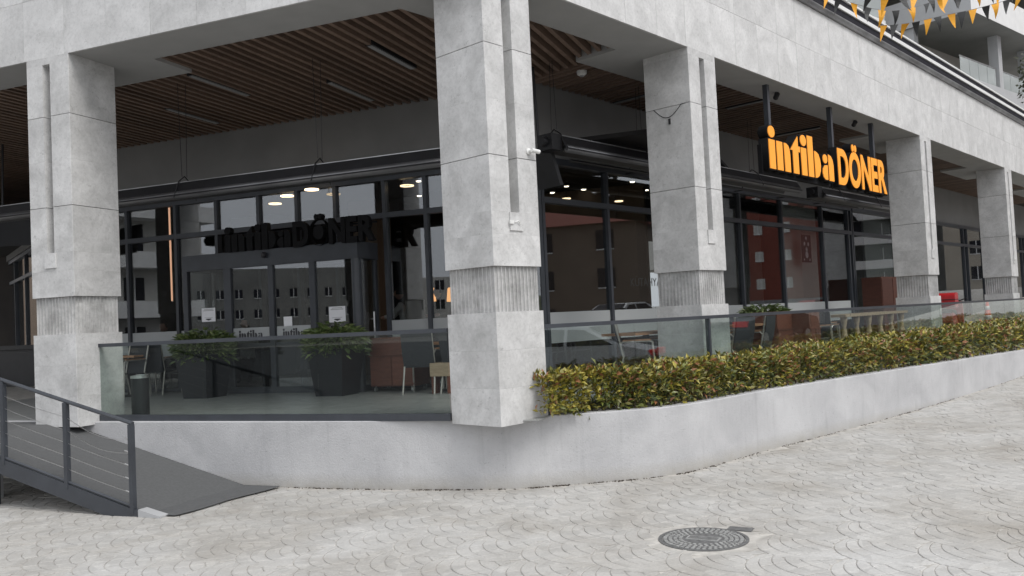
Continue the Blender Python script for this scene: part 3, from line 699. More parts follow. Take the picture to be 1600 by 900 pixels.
for px, py in ((676, 461), (703, 461)):
    P = on_frame(px, py, ML, 8.2)
    t = thing('pendant_lamp', 'copper cone pendant lamp glowing over the service counter', 'lamp', LT(P.x, 8.2, P.z - .14), 'copper pendants over the counter')
    q = MB(); q.lathe([(0.075, 0), (0.045, 0.28), (0.02, 0.30)], 14); q.build('lamp_shade', 'copper_glow', t, smooth=True); q = MB(); q.tube([(0, 0, .3), (0, 0, 4.55 - P.z + .14)], 0.006, 5); q.build('cord', 'black_metal', t)
a = pl(264, 322, 6.2); b = pl(271, 470, 6.2)
t = thing('vertical_light_line', 'thin vertical copper light line inside left of the entrance', 'lamp', LT(a.x, 6.2, b.z)); q = MB(); q.box(-0.014, 0.014, -0.01, 0.01, 0, a.z - b.z); q.build('light_strip', 'line_glow', t); q = MB(); q.box(-0.02, 0.02, 0.011, 0.03, -0.02, a.z - b.z + .02); q.build('holder', 'steel', t)

# ------------------------------------------------------------------ glass balustrades
def balustrade(label, pts, cuts, cap_z=1.745, gm='rail_glass'):
    t = thing('glass_balustrade', label, 'balustrade', Matrix.Translation(pts[0]))
    O = pts[0]
    for a, b_ in zip(pts, pts[1:]):
        d = (b_ - a); Ln = d.length; ang = math.atan2(d.y, d.x); M = Matrix.Translation(a - O) @ Matrix.Rotation(ang, 4, 'Z')
        q = MB(); q.box(0, Ln, -0.025, 0.025, cap_z - 0.045, cap_z); q.build('handrail', 'dark_metal', t, M)
        q = MB(); q.box(0, Ln, -0.035, 0.035, ZF + 0.0, ZF + 0.075); q.build('base_channel', 'dark_metal', t, M)
        n_ = max(1, round(Ln / cuts)); 
        for i in range(n_):
            q = MB(); q.box(Ln * i / n_ + 0.004, Ln * (i + 1) / n_ - 0.004, -0.006, 0.006, ZF + 0.07, cap_z - 0.045); q.build('glass_pane', gm, t, M)
    return t
balustrade('glass balustrade with dark handrail between two stone columns in front of the entrance', [Lw(0.003, 0.36), Lw(5.015, 0.36)], 1.68)
bR = balustrade('long glass balustrade with dark handrail behind the hedge', [Rw(0.745, 0.02), Rw(3.95, -0.12), Rw(13.6, -0.22), Rw(40, -0.4)], 1.75, 1.735, 'street_glass')
q = MB(); q.box(-0.02, 0.02, -0.03, 0.03, 0, 0.95); P = Rw(3.98, -0.12) - Rw(0.745, 0.02); q.build('post', 'dark_metal', bR, Matrix.Translation((P.x, P.y, ZF)) @ Matrix.Rotation(ROT_R, 4, 'Z'))

# ------------------------------------------------------------------ radiant heaters
def heater(label, M, x0, x1, y, z, hangers, group=None):
    t = thing('radiant_heater', label, 'heater', M @ T(x0, y, z)); Ln = x1 - x0
    q = MB(); q.prism_x([(-0.22, 0), (-0.10, 0.20), (0.10, 0.20), (0.22, 0), (0.205, 0), (0.092, 0.188), (-0.092, 0.188), (-0.205, 0)], 0, Ln); q.build('reflector', 'black_metal', t)
    q = MB(); q.box(0.01, Ln - 0.01, -0.112, -0.098, 0.201, 0.212); q.build('edge_lip', 'zinc', t)
    q = MB(); q.tube([(0.03, -0.15, 0.015), (Ln - 0.03, -0.15, 0.015)], 0.06, 14); q.build('tube', 'tube_metal', t, smooth=True)
    q = MB(); q.box(-0.24, -0.002, -0.13, 0.13, -0.02, 0.21); q.build('burner_box', 'black_metal', t)
    q = MB(); q.tube([(-0.24, 0, .1), (-0.33, 0, .1)], 0.07, 12); q.build('fan', 'black_metal', t)
    for h in hangers:
        q = MB(); q.tube([(h - x0, -0.05, 0.30), (h - x0 - .03, -0.05, 5.52 - z)], 0.004, 4); q.tube([(h - x0, 0.05, 0.30), (h - x0 + .03, 0.05, 5.52 - z)], 0.004, 4)
        q.tube([(h - x0, -0.23, -0.03), (h - x0, -0.12, 0.22), (h - x0, 0, 0.31), (h - x0, 0.12, 0.22), (h - x0, 0.23, -0.03)], 0.010, 5); q.build('hanger', 'black_metal', t)
    return t
heater('long dark radiant heater hung across the front of the entrance glazing', ML, -4.2, 4.7, 1.9, 3.83, [pl(288, 272, 1.9).x, pl(500, 245, 1.9).x])
heater('dark radiant heater with round burner fan hung behind the looped cable column', MR, 3.2, 11.0, 1.75, 4.22, [pr(866, 212, 1.75).x, pr(1000, 232, 1.75).x, 9.2])
heater('dark radiant heater hung under the orange word on the sign side', MR, 12.2, 19, 1.75, 4.20, [13.2, 15.5])
for lab, M, x0, x1, y, z in (('thin black gas pipe under the heater above the entrance', ML, -4.8, 4.6, 4.45, 4.42), ('thin black gas pipe under the heater behind the hedge', MR, 4.2, 16, 2.3, 4.27)):
    t = thing('gas_pipe', lab, 'pipe', M @ T(x0, y, z)); q = MB(); q.tube([(0, 0, 0), (x1 - x0, 0, 0)], 0.028, 8); q.build('pipe', 'black_metal', t)
    q = MB()
    for k in range(1, 6): q.tube([((x1 - x0) * k / 6, 0, 0.02), ((x1 - x0) * k / 6, (NL - y if M is ML else NR - y), 0.02)], 0.012, 5)
    q.build('bracket', 'black_metal', t)

# ------------------------------------------------------------------ letter sign
def circ(cx, cy, rx, ry, a0=0, a1=360, n=20): return [(cx + rx * math.cos(math.radians(a0 + (a1 - a0) * i / n)), cy + ry * math.sin(math.radians(a0 + (a1 - a0) * i / n))) for i in range(n + (0 if a1 - a0 >= 360 else 1))]
def rect(x0, x1, y0, y1): return [(x0, y0), (x1, y0), (x1, y1), (x0, y1)]
# stencil letters, unit: x-height 1; each letter starts at x = 0
def letter_i(): return [rect(0, .36, 0, 1.0), circ(.18, 1.27, .20, .20)], .47
def letter_n(): return [rect(0, .36, 0, 1.0), [(.48, 0), (.84, 0), (.84, .62), (.81, .80), (.74, .93), (.62, .99), (.48, 1.0)]], .95
def letter_t(): return [[(.08, 0), (.44, 0), (.44, .80), (.56, .80), (.56, 1.0), (.44, 1.0), (.44, 1.36), (-.08, .82), (.08, .82)]], .64
def letter_b(): return [rect(0, .36, 0, 1.5), [(.47, 0), (.60, .02), (.76, .10), (.86, .30), (.89, .5), (.86, .7), (.76, .90), (.60, .98), (.47, 1.0)]], 1.0
def letter_a(): return [[(.50, 0), (.86, 0), (.86, .62), (.80, .84), (.68, .96), (.50, 1.0)], circ(.24, .80, .16, .17), [(.40, .02), (.40, .58), (.20, .55), (.06, .42), (.02, .27), (.08, .10), (.22, .01)]], .92
def intiba_letters():
    out, x = [], 0
    for f in (letter_i, letter_n, letter_t, letter_i, letter_b, letter_a):
        g, w_ = f(); out.append((f.__name__, [[(px + x, py) for px, py in s] for s in g])); x += w_
    return out, x
def word_sign(t, M, sx, xh, wB, capH, face, case, depth, x2, thick_case):
    L_, Wt = intiba_letters(); k = sx / Wt
    for nm, g in L_:
        sp = [[(px * k, py * xh) for px, py in s] for s in g]
        c = link('letter', curve_mesh('letter', sp, depth / 2, thick_case, case), t, M @ Matrix.Translation((0, depth / 2, 0)) @ UPRIGHT)
        if face: link('letter_face', curve_mesh('letter_face', sp, 0.006, 0, face), c, Matrix.Translation((0, 0, depth / 2 + 0.008)))
    widths = []; xx = x2; tot = 0; gl = []
    for ch in 'DÖNER':
        me = text_mesh('letter', ch, 1.0, 0.004, 0.0, case); xs_ = [v.co.x for v in me.vertices]; gl.append((ch, min(xs_), max(xs_))); tot += max(xs_) - min(xs_) + 0.13
    kx = wB / tot; kz = capH / 0.71
    for ch, a0, a1 in gl:
        S_ = Matrix.Diagonal((kx, kz, 1, 1))
        mc = text_mesh('letter', ch, 1.0, depth / 2, 0.035 + thick_case, case); c = link('letter', mc, t, M @ Matrix.Translation((xx - a0 * kx, depth / 2, 0)) @ UPRIGHT @ S_)
        if face: link('letter_face', text_mesh('letter_face', ch, 1.0, 0.006, 0.030, face), c, Matrix.Translation((0, 0, depth / 2 + 0.008)))
        xx += (a1 - a0 + 0.13) * kx
SY = 0.10
s0 = pr(1203, 268, SY); s1 = pr(1304, 283, SY); d0 = pr(1311, 284, SY); d1 = pr(1385, 300, SY)
zb_ = (s0.z + s1.z + d0.z + d1.z) / 4
sg = thing('letter_sign', 'orange yellow letters reading intiba DÖNER hung on dark posts below the beam', 'sign', RT(s0.x, SY, zb_))
word_sign(sg, Matrix.Identity(4), s1.x - s0.x, 0.475, d1.x - d0.x + 0.06, 0.645, 'letter_yellow', 'sign_case', 0.16, d0.x - s0.x, 0.02)
q = MB(); q.box(-0.05, s1.x - s0.x + 0.05, 0.10, 0.17, -0.07, 0.40); q.box(d0.x - s0.x - 0.06, d1.x - s0.x + 0.07, 0.10, 0.17, -0.07, 0.62); q.build('back_plate', 'sign_case', sg)
for px, py in ((1196, 133), (1295, 168), (1360, 193)):
    P = MRi @ onz(px, py, ZB); q = MB(); q.box(P.x - s0.x - 0.04, P.x - s0.x + 0.04, P.y - SY - 0.04, P.y - SY + 0.04, 0.05, ZB - zb_ + 0.01); q.build('hanging_post', 'dark_metal', sg)
# unlit letters over the entrance
e0 = pl(352, 395, 3.95); e1 = pl(455, 385, 3.95); e2 = pl(459, 385, 3.95); e3 = pl(586, 380, 3.95)
es = thing('letter_sign', 'unlit black letters reading intiba DÖNER standing on the entrance box', 'sign', LT(e0.x, 3.95, ZH + 0.002))
word_sign(es, Matrix.Identity(4), e1.x - e0.x, 0.29, e3.x - e2.x, 0.40, None, 'sign_case', 0.10, e2.x - e0.x, 0.006)
q = MB(); q.box(0, e3.x - e0.x, 0.075, 0.10, 0.27, 0.30); q.build('support_rail', 'sign_case', es)
# lettering on the frosted door bands
for i in (1, 2):
    a, b_ = edges[i], edges[i + 1]; L_, Wt = intiba_letters(); w_ = (b_ - a - 0.16) * 0.66
    t = thing('door_lettering', 'dark intiba lettering on the frosted band of the sliding door', 'lettering', LT(a + 0.20, VN + 0.038, 1.69), 'lettering on the sliding doors')
    for nm, g in L_:
        link('letter', curve_mesh('letter', [[(px * w_ / Wt, py * 0.10) for px, py in s] for s in g], 0.0008, 0, 'ink'), t, UPRIGHT)

# ------------------------------------------------------------------ notices on the glass
def notice(label, px, py, w_, h_, M, y, lines=True, cat='notice'):
    P = on_frame(px, py, M, y); t = thing('notice', label, cat, M @ T(P.x, y, P.z - h_ / 2))
    q = MB(); q.box(-w_ / 2, w_ / 2, -0.002, 0, 0, h_); q.build('sheet', 'paper', t)
    if lines:
        for k, (f0, f1, zz, th) in enumerate(((.18, .82, .88, .05), (.12, .88, .79, .05), (.2, .8, .28, .03))):
            q = MB(); q.box(-w_ / 2 + w_ * f0, -w_ / 2 + w_ * f1, -0.0035, -0.0022, h_ * zz, h_ * (zz + th)); q.build('print_line', 'grey_paint', t)
        q = MB(); q.prism_y([(-.05 * 1.4, h_ * .18), (0, h_ * .08), (.05 * 1.4, h_ * .18), (.045, h_ * .22), (-.045, h_ * .22)], -0.0035, -0.0022); q.build('emblem', 'ink', t)
    return t
notice('white printed notice on the glass left of the sliding doors', 326, 492, 0.30, 0.24, ML, VN + 0.042)
notice('white printed notice on the glass right of the sliding doors', 527, 491, 0.32, 0.26, ML, VN + 0.042)
notice('plain white sheet on the right sliding door', 450, 503, 0.17, 0.18, ML, VN + 0.042, False)
a = pr(1256, 366, NR - .02); b = pr(1273, 410, NR - .02)
t = thing('menu_poster', 'tall black poster with pale food pictures inside the glass under the sign', 'poster', RT(a.x, NR + 0.05, b.z)); Wp, Hp = b.x - a.x, a.z - b.z
q = MB(); q.box(0, Wp, 0, 0.01, 0, Hp); q.build('sheet', 'ink', t)
for fx, fz, r in ((.30, .68, .05), (.70, .67, .05), (.5, .48, .055), (.5, .28, .085), (.5, .88, .045), (.2, .1, .03), (.8, .1, .03)):
    q = MB(); q.lathe([(r, 0), (r * .8, .004)], 12); q.build('picture', 'paper', t, Matrix.Translation((Wp * fx, -0.002, Hp * fz)) @ Matrix.Rotation(math.pi / 2, 4, 'X'))
P = pr(1012, 447, NR + 0.3)
t = thing('faint_lettering', 'faint pale KÜTAHYA lettering seen in the glass beside the looped cable column', 'lettering', RT(pr(985, 450, NR + .3).x, NR + 0.3, P.z)); link('letters', text_mesh('letters', 'KÜTAHYA', 0.22, 0.002, 0.0, 'bulkhead_plaster'), t, UPRIGHT)

# ------------------------------------------------------------------ camera, detector, televisions
P = pr(832, 237, -0.02)
t = thing('security_camera', 'small white security camera on the corner column', 'camera', RT(P.x - .05, -0.001, P.z) @ Matrix.Scale(0.72, 4))
q = MB(); q.lathe([(0.05, 0), (0.05, 0.02), (0.025, 0.03), (0.02, 0.07)], 12); q.build('mount', 'bulb_white', t, Matrix.Rotation(math.pi / 2, 4, 'X'))
q = MB(); q.tube([(0.0, -0.07, 0.01), (0.14, -0.10, -0.01)], 0.033, 12); q.build('body', 'bulb_white', t, smooth=False); q = MB(); q.tube([(0.14, -0.10, -0.01), (0.146, -0.101, -0.011)], 0.026, 12); q.build('lens', 'ink', t)
for (px, py), lab in (((799, 347), 'small pale cable box under the slot of the corner column'), ((1585, 405), 'small pale cable box on the far column beside the cone')):
    P = pr(px, py, -0.02); t = thing('cable_stub', lab, 'cable box', RT(P.x, -0.0185, P.z))
    q = MB(); q.box(-0.03, 0.03, -0.015, 0, -0.018, 0.018); q.build('box', 'bulb_white', t); q = MB(); q.tube([(0.05, -.01, 0), (0.09, -.02, 0.02), (0.13, -.01, -0.02)], 0.006, 5); q.build('wire', 'bulb_white', t)
P = MRi @ onz(909, 114, 5.50); t = thing('smoke_detector', 'round white smoke detector on the slat ceiling near the corner column', 'detector', RT(P.x, P.y, 5.53)); q = MB(); q.lathe([(0.05, -0.07), (0.075, -0.05), (0.08, 0.0)], 16); q.build('body', 'bulb_white', t); q = MB(); q.lathe([(0.03, -0.085), (0.03, -0.07)], 12); q.build('sensor', 'grey_paint', t)
for (px, py), lab in (((1213, 144), 'small black spot lamp on the soffit beside the first sign post'), ((1335, 188), 'small black spot lamp on the soffit beside the last sign post')):
    P = MRi @ onz(px, py, ZB); t = thing('soffit_spot', lab, 'lamp', RT(P.x, P.y, ZB)); q = MB(); q.tube([(0, 0, 0.003), (0, 0, -0.05)], 0.02, 8); q.build('stem', 'black_metal', t); q = MB(); q.tube([(-.03, -.03, -0.04), (.04, .04, -0.09)], 0.045, 10); q.build('head', 'black_metal', t)
def tv(label, M, wd, hg, tilt):
    t = thing('television', label, 'television', M); R_ = Matrix.Rotation(tilt, 4, 'X')
    q = MB(); q.box(-wd / 2, wd / 2, -0.03, 0.03, -hg, 0); q.build('casing', 'black_metal', t, R_); q = MB(); q.box(-wd / 2 + .015, wd / 2 - .015, -0.034, -0.031, -hg + .015, -.015); q.build('screen', 'planter_plastic', t, R_)
    q = MB(); q.tube([(0, 0, -0.1), (0, 0.05, 5.53 - M.translation.z)], 0.02, 8); q.build('ceiling_pole', 'black_metal', t)
P = pr(858, 230, 1.95); tv('flat screen hung beside the corner column, seen edge on', RT(P.x - .05, 2.1, P.z + .02, math.radians(80)), 0.5, 0.62, math.radians(-18))
P = pl(10, 332, 3.2); tv('flat screen hung from the ceiling left of the ramp column', LT(P.x - 0.1, 3.2, P.z, math.radians(20)), 1.0, 0.62, math.radians(14))

# ------------------------------------------------------------------ ramp with cable railing
def rz(x): return 0.037 + 0.2555 * (2.235 - x)              # ramp surface height at frame x (L frame), x to the right
rp = thing('access_ramp', 'grey carpeted access ramp sloping down beside the stone column to the paving', 'ramp', LT(2.8, -1.2, 0)); Mi = LT(2.8, -1.2, 0).inverted() @ ML
def sheet(x0, x1, y0, y1, th, dz=0):
    q = MB(); vs = []
    for z_ in (-th, 0):
        for y in (y0, y1):
            for x in (x0, x1): vs.append((x, y, max(rz(x), 0.012) + z_ + dz))
    q.add(vs, [(0, 2, 3, 1), (4, 5, 7, 6), (0, 1, 5, 4), (2, 6, 7, 3), (0, 4, 6, 2), (1, 3, 7, 5)]); return q
xt = 2.235 - (0.745 - 0.037) / 0.2555
q = MB(); N = 14; 
ex = lambda t: 2.72 + 0.14 * t + 0.02 * math.sin(t * 9)
prof = [xt, 0.5, 1.2, 1.9, 2.2, 2.34]
for j in range(N + 1):
    t_ = j / N; y = -1.26 + 1.49 * t_
    row = prof + [ex(t_) - 0.2, ex(t_)]
    for x in row: q.v.append((x, y, max(rz(x), 0.010) + 0.006))
for j in range(N):
    for i in range(7): a = j * 8 + i; q.f.append((a, a + 1, a + 9, a + 8)); q.mi.append(0)
car = q.build('carpet', 'carpet', rp, Mi)
sheet(xt, 2.30, -1.27, 0.24, 0.04, -0.003).build('deck', 'grey_paint', rp, Mi)
q = MB(); vs = []
sheet(xt - .02, 2.31, -1.33, -1.272, 0.17, 0.035).build('edge_channel', 'dark_metal', rp, Mi)
q = MB(); q.add([(2.315, -1.34, 0.0), (2.60, -1.34, 0.0), (2.60, -1.22, 0.0), (2.315, -1.22, 0.0), (2.315, -1.34, 0.075), (2.60, -1.34, 0.015), (2.60, -1.22, 0.015), (2.315, -1.22, 0.075)], [(0, 3, 2, 1), (4, 5, 6, 7), (0, 1, 5, 4), (1, 2, 6, 5), (2, 3, 7, 6), (3, 0, 4, 7)]); q.build('concrete_toe', 'grey_paint', rp, Mi)
q = MB(); q.box(-0.62, -0.30, -1.15, -0.8, 0.0, 0.36); q.build('support_block', 'grey_paint', rp, Mi)
q = MB(); q.box(-0.05, 0.05, -1.2, -1.1, 0.0, rz(0) - 0.05); q.build('support_leg', 'dark_metal', rp, Mi)
q = MB(); q.box(-6.5, xt + 0.005, -1.33, 0.24, ZF - 0.1, ZF - 0.002); q.build('landing', 'carpet', rp, Mi)
rl = thing('ramp_railing', 'dark steel cable railing along the open side of the ramp', 'railing', LT(2.235, -1.30, 0)); Mi = LT(2.235, -1.30, 0).inverted() @ ML
posts = [2.225, 1.33, 0.40, -0.55]
for x in posts:
    q = MB(); q.box(x - 0.024, x + 0.024, -1.335, -1.285, rz(min(x, 2.2)) - 0.02, rz(x) + 0.885); q.build('post', 'dark_metal', rl, Mi)
q = MB(); q.tube([(2.249, -1.31, rz(2.249) + 0.90), (-0.55, -1.31, rz(-.55) + 0.90), (-3, -1.31, ZF + 0.96)], 0.022, 8); q.build('handrail', 'dark_metal', rl, Mi)
q = MB(); q.tube([(2.2, -1.31, rz(2.2) + 0.055), (-0.55, -1.31, rz(-.55) + 0.055)], 0.016, 6); q.build('bottom_rail', 'dark_metal', rl, Mi)
for k in range(5):
    h = 0.19 + 0.135 * k; sag = 0.035 if k > 2 else 0.004; pts = []
    for a, b_ in zip(posts, posts[1:]):
        for i in range(9):
            t_ = i / 8; x = a + (b_ - a) * t_; s_ = sag * math.sin(math.pi * t_) * (2.2 if a == posts[0] else 0.4)
            pts.append((x, -1.31, rz(x) + h - s_))
    q = MB(); q.tube(pts, 0.0032, 4); q.build('cable', 'steel', rl, Mi)
    q = MB(); q.tube([(2.20, -1.31, rz(2.2) + h), (2.13, -1.31, rz(2.13) + h)], 0.0065, 5); q.build('cable_end', 'steel', rl, Mi)

# ------------------------------------------------------------------ waste bin
P = MLi @ onz(195, 652, ZF)
bn = thing('waste_bin', 'round dark metal waste bin behind the balustrade beside the column', 'bin', LT(0.36, 0.66, ZF)); q = MB(); q.lathe([(0.105, 0), (0.11, 0.02), (0.11, 0.52)], 22); q.build('body', 'black_metal', bn, smooth=False); q = MB(); q.lathe([(0.115, 0.52), (0.115, 0.555), (0.095, 0.56), (0.09, 0.53)], 22); q.build('rim', 'steel', bn)

# ------------------------------------------------------------------ furniture
def armchair():
    t = thing('armchair', '', 'chair'); r = 0.014
    for s in (-1, 1):
        q = MB(); q.tube([(s * .27, -.26, 0), (s * .26, -.22, .64), (s * .26, -.18, .66), (s * .26, .20, .66), (s * .25, .24, .62)], r, 7); q.build('front_leg', 'chair_frame', t)
        q = MB(); q.tube([(s * .25, .30, 0), (s * .24, .20, .44), (s * .24, .30, .92)], r, 7); q.build('rear_leg', 'chair_frame', t)
        q = MB(); q.box(s * .26 - .022, s * .26 + .022, -.20, .20, .668, .685); q.build('arm_pad', 'table_wood', t)
    q = MB(); q.tube([(-.26, -.24, .40), (.26, -.24, .40)], r, 6); q.build('stretcher', 'chair_frame', t)
    q = MB(); q.add([(-.25, -.24, .43), (.25, -.24, .43), (.25, .21, .40), (-.25, .21, .40), (-.25, -.24, .445), (.25, -.24, .445), (.25, .21, .415), (-.25, .21, .415)], [(0, 3, 2, 1), (4, 5, 6, 7), (0, 1, 5, 4), (1, 2, 6, 5), (2, 3, 7, 6), (3, 0, 4, 7)]); q.build('seat', 'sling', t)
    q = MB(); vs = []
    for k in range(6):
        f = k / 5; y = .205 + .10 * f + 0.02 * math.sin(f * 3.1); z = .42 + .50 * f
        vs += [(-.245, y, z), (.245, y, z), (.245, y + .014, z), (-.245, y + .014, z)]
    q.v = vs
    for k in range(5):
        for e in range(4): q.f.append((k * 4 + e, k * 4 + (e + 1) % 4, (k + 1) * 4 + (e + 1) % 4, (k + 1) * 4 + e)); q.mi.append(0)
    q.f += [(3, 2, 1, 0), (20, 21, 22, 23)]; q.mi += [0, 0]; q.build('backrest', 'sling', t); return t
chair0 = armchair(); used = [False]
def chair(M, label, group):
    if not used[0]: chair0.matrix_world = M; o = chair0; used[0] = True
    else: o = copy_tree(chair0, M)
    o['label'] = label; o['group'] = group; return o
def table(M, w_, d_, h_, label, group=None):
    t = thing('table', label, 'table', M, group); q = MB(); q.box(-w_ / 2, w_ / 2, -d_ / 2, d_ / 2, h_ - .035, h_); q.build('table_top', 'table_wood', t)
    q = MB(); q.box(-.035, .035, -.035, .035, .03, h_ - .036); q.build('leg', 'black_metal', t); q = MB(); q.lathe([(.24, 0), (.24, .015), (.05, .035)], 18); q.build('base', 'black_metal', t); return t
G = 'charcoal armchairs beside the entrance cabinet'
la = 'steel framed charcoal armchair at the wooden table right of the entrance cabinet'
for x, y, r in ((2.95, 3.72, 0.15), (3.62, 3.75, -0.1)): chair(LT(x, y, ZF, r + math.pi), la, G)
for x, y, r in ((2.75, 4.40, 0.1), (3.30, 4.42, 0.0)): chair(LT(x, y, ZF, r), la, G)
table(LT(3.25, 4.08, ZF), 1.3, 0.55, 0.76, 'wooden terrace table between charcoal armchairs right of the cabinet')
q = None
def wine_box(M):
    t = thing('wicker_stand', 'low wooden stand on the floor under the terrace table', 'stand', M)
    q = MB(); q.box(-.16, .16, -.12, .12, .26, .46); q.build('box', 'pale_wood', t)
    for sx in (-1, 1):
        q = MB(); q.box(sx * .13 - .02, sx * .13 + .02, -.1, .1, 0.0, .26); q.build('leg', 'cabinet_wood', t)
wine_box(LT(3.32, 3.62, ZF))
G = 'dark armchairs left of the entrance'; la = 'charcoal armchair left of the entrance doors behind the balustrade'
for x, y, r in ((-3.35, 4.1, 2.7), (-2.75, 4.2, 3.3), (-3.5, 3.45, 0.2), (-2.85, 3.5, -0.1)): chair(LT(x, y, ZF, r), la, G)
table(LT(-3.1, 3.85, ZF), 0.8, 0.6, 0.74, 'dark terrace table among armchairs left of the entrance')
def seat_px(px, y): return pr(px, 540, y).x
G = 'armchairs between the corner column and the looped cable column'; la = 'steel framed armchair behind the hedge beside the looped cable column'
for px, y, r in ((996, 1.1, 0.59), (1034, 1.1, 0.59 + math.pi)): chair(RT(seat_px(px, y), y, ZF, r), la, G)
table(RT(seat_px(1010, 1.2), 1.2, ZF), 1.4, 0.6, 0.78, 'wooden terrace table behind the hedge beside the looped cable column')
G = 'armchairs beside the brown serving trolley'; la = 'steel framed armchair left of the brown trolley under the sign'
for px, y, r in ((1142, 0.75, 3.0), (1178, 0.75, 3.3), (1165, 1.7, 0.1)): chair(RT(seat_px(px, y), y, ZF, r), la, G)
table(RT(seat_px(1168, 1.2), 1.2, ZF), 1.2, 0.6, 0.78, 'wooden terrace table left of the brown trolley under the sign')
G = 'dark chairs right of the brown trolley'; la = 'stacked look charcoal armchair right of the brown trolley under the sign'
for px, y, r in ((1270, 0.8, 1.4), (1286, 0.8, 1.7), (1262, 1.6, 1.2), (1284, 1.6, 1.5)): chair(RT(seat_px(px, y), y, ZF, r), 'charcoal armchair between the brown trolley and the long table', G)
for px, y, r in ((12, 0, 0), (30, 0, 0)): pass
for x, y in ((-3.6, 2.6), (-4.4, 3.0), (-5.2, 2.6), (-4.2, 4.0), (-5.4, 4.0)): chair(LT(x - 1.6, y + 3.2, ZF, random.uniform(0, 6)), 'black chair standing on the terrace left of the ramp column', 'chairs left of the ramp column')
t = thing('bar_counter', 'long black counter on the terrace left of the ramp column', 'counter', LT(-8.2, 7.2, ZF)); q = MB(); q.box(-2.5, 2.5, -.3, .3, 0.9, 1.0); q.build('top', 'black_metal', t); q = MB(); q.box(-2.4, 2.4, -.2, .2, 0, .9); q.build('front', 'black_metal', t)

def cabinet(M, wd, dp, ht, label, sloped=True):
    t = thing('serving_trolley', label, 'trolley', M); h0 = 0.09
    q = MB(); q.prism_x([(-dp / 2, h0), (dp / 2, h0), (dp / 2, ht), (-dp / 2 + .08, ht), (-dp / 2, ht * .70)] if sloped else [(-dp / 2, h0), (dp / 2, h0), (dp / 2, ht), (-dp / 2, ht)], 0, wd); q.build('carcass', 'cabinet_wood', t)
    for k in (0, 1):
        q = MB(); q.box(wd * k / 2 + .012, wd * (k + 1) / 2 - .012, -dp / 2 - .014, -dp / 2 - .001, h0 + .02, ht * .66); q.build('door', 'cabinet_wood', t)
    q = MB(); q.box(-.012, wd + .012, -dp / 2 - .02, -dp / 2 - .001, ht * .672, ht * .70); q.build('ledge', 'cabinet_wood', t)
    q = MB(); q.box(-.015, wd + .015, -dp / 2 + .06, dp / 2 + .015, ht + .001, ht + .022); q.build('top', 'cabinet_wood', t)
    for x in (.06, wd - .06):
        for y in (-dp / 2 + .05, dp / 2 - .05):
            q = MB(); q.tube([(x - .015, y, .038), (x + .015, y, .038)], .038, 12); q.tube([(x, y, .06), (x, y, .1)], .012, 6); q.build('castor', 'steel', t)
    return t
cabinet(LT(1.87, 4.18, ZF), 0.80, 0.5, 0.84, 'brown wooden serving trolley on castors beside the entrance planter')
a = seat_px(1196, 1.1); b = seat_px(1246, 1.1); cabinet(RT(a, 1.1, ZF), b - a, 0.5, 0.95, 'wide brown wooden serving trolley behind the balustrade under the sign', False)
a = seat_px(1248, 0.75); cabinet(RT(a, 0.75, ZF), 0.45, 0.45, 0.93, 'narrow red brown wooden cabinet beside the dark chairs under the sign', False)
a = pr(1365, 450, 2.2); t = thing('wooden_cupboard', 'tall red brown wooden cupboard against the glazing beside the second hedge column', 'cupboard', RT(a.x, 2.2, ZF))
q = MB(); q.box(0, 1.6, -.2, .3, 0, 1.72); q.build('carcass', 'cupboard_wood', t)
for k in (0, 1):
    q = MB(); q.box(.02 + .8 * k, .78 + .8 * k, -.215, -.201, .05, .95); q.build('door', 'cupboard_wood', t); q = MB(); q.box(.02 + .8 * k, .78 + .8 * k, -.215, -.201, .98, 1.68); q.build('door', 'cupboard_wood', t)
a = seat_px(1300, 0.7); b = seat_px(1400, 0.7); t = thing('long_table', 'long wooden table with turned vase shaped legs behind the glass under the sign', 'table', RT(a, 0.7, ZF))
q = MB(); q.box(0, b - a, -.3, .3, .80, .85); q.build('table_top', 'pale_wood', t)
for k in range(6):
    for y in (-.2,):
        q = MB(); x = .15 + (b - a - .3) * k / 5; q.lathe([(.09, 0), (.10, .05), (.075, .09), (.10, .20), (.095, .32), (.05, .48), (.035, .60), (.05, .66), (.06, .72), (.07, .799)], 14, x, y); q.build('turned_leg', 'pale_wood', t, smooth=True)

# ------------------------------------------------------------------ leaves
def leaf_geo(L_, W_, fold=0.25, bend=0.2):
    return [(0, 0, 0), (W_, L_ * .45, fold * W_), (0, L_ * .5, -bend * L_ * .25), (-W_, L_ * .45, fold * W_), (0, L_, -bend * L_)], [(0, 1, 2), (0, 2, 3), (1, 4, 2), (2, 4, 3)]
def put_leaf(mb, pos, dirv, roll, L_, W_, mi):
    d = dirv.normalized(); side = d.cross(Vector((0, 0, 1)));
    if side.length < 1e-3: side = Vector((1, 0, 0))
    side.normalize(); up = side.cross(d); side, up = side * math.cos(roll) + up * math.sin(roll), up * math.cos(roll) - side * math.sin(roll)
    vs, fs = leaf_geo(L_, W_, 0.3, 0.22); mb.cur = mi
    mb.add([pos + side * x + d * y + up * z for x, y, z in vs], fs)
def rdir(up=0.3):
    while True:
        v = Vector((random.uniform(-1, 1), random.uniform(-1, 1), random.uniform(-1, 1)))
        if 0.05 < v.length < 1: return v.normalized() + Vector((0, 0, up))
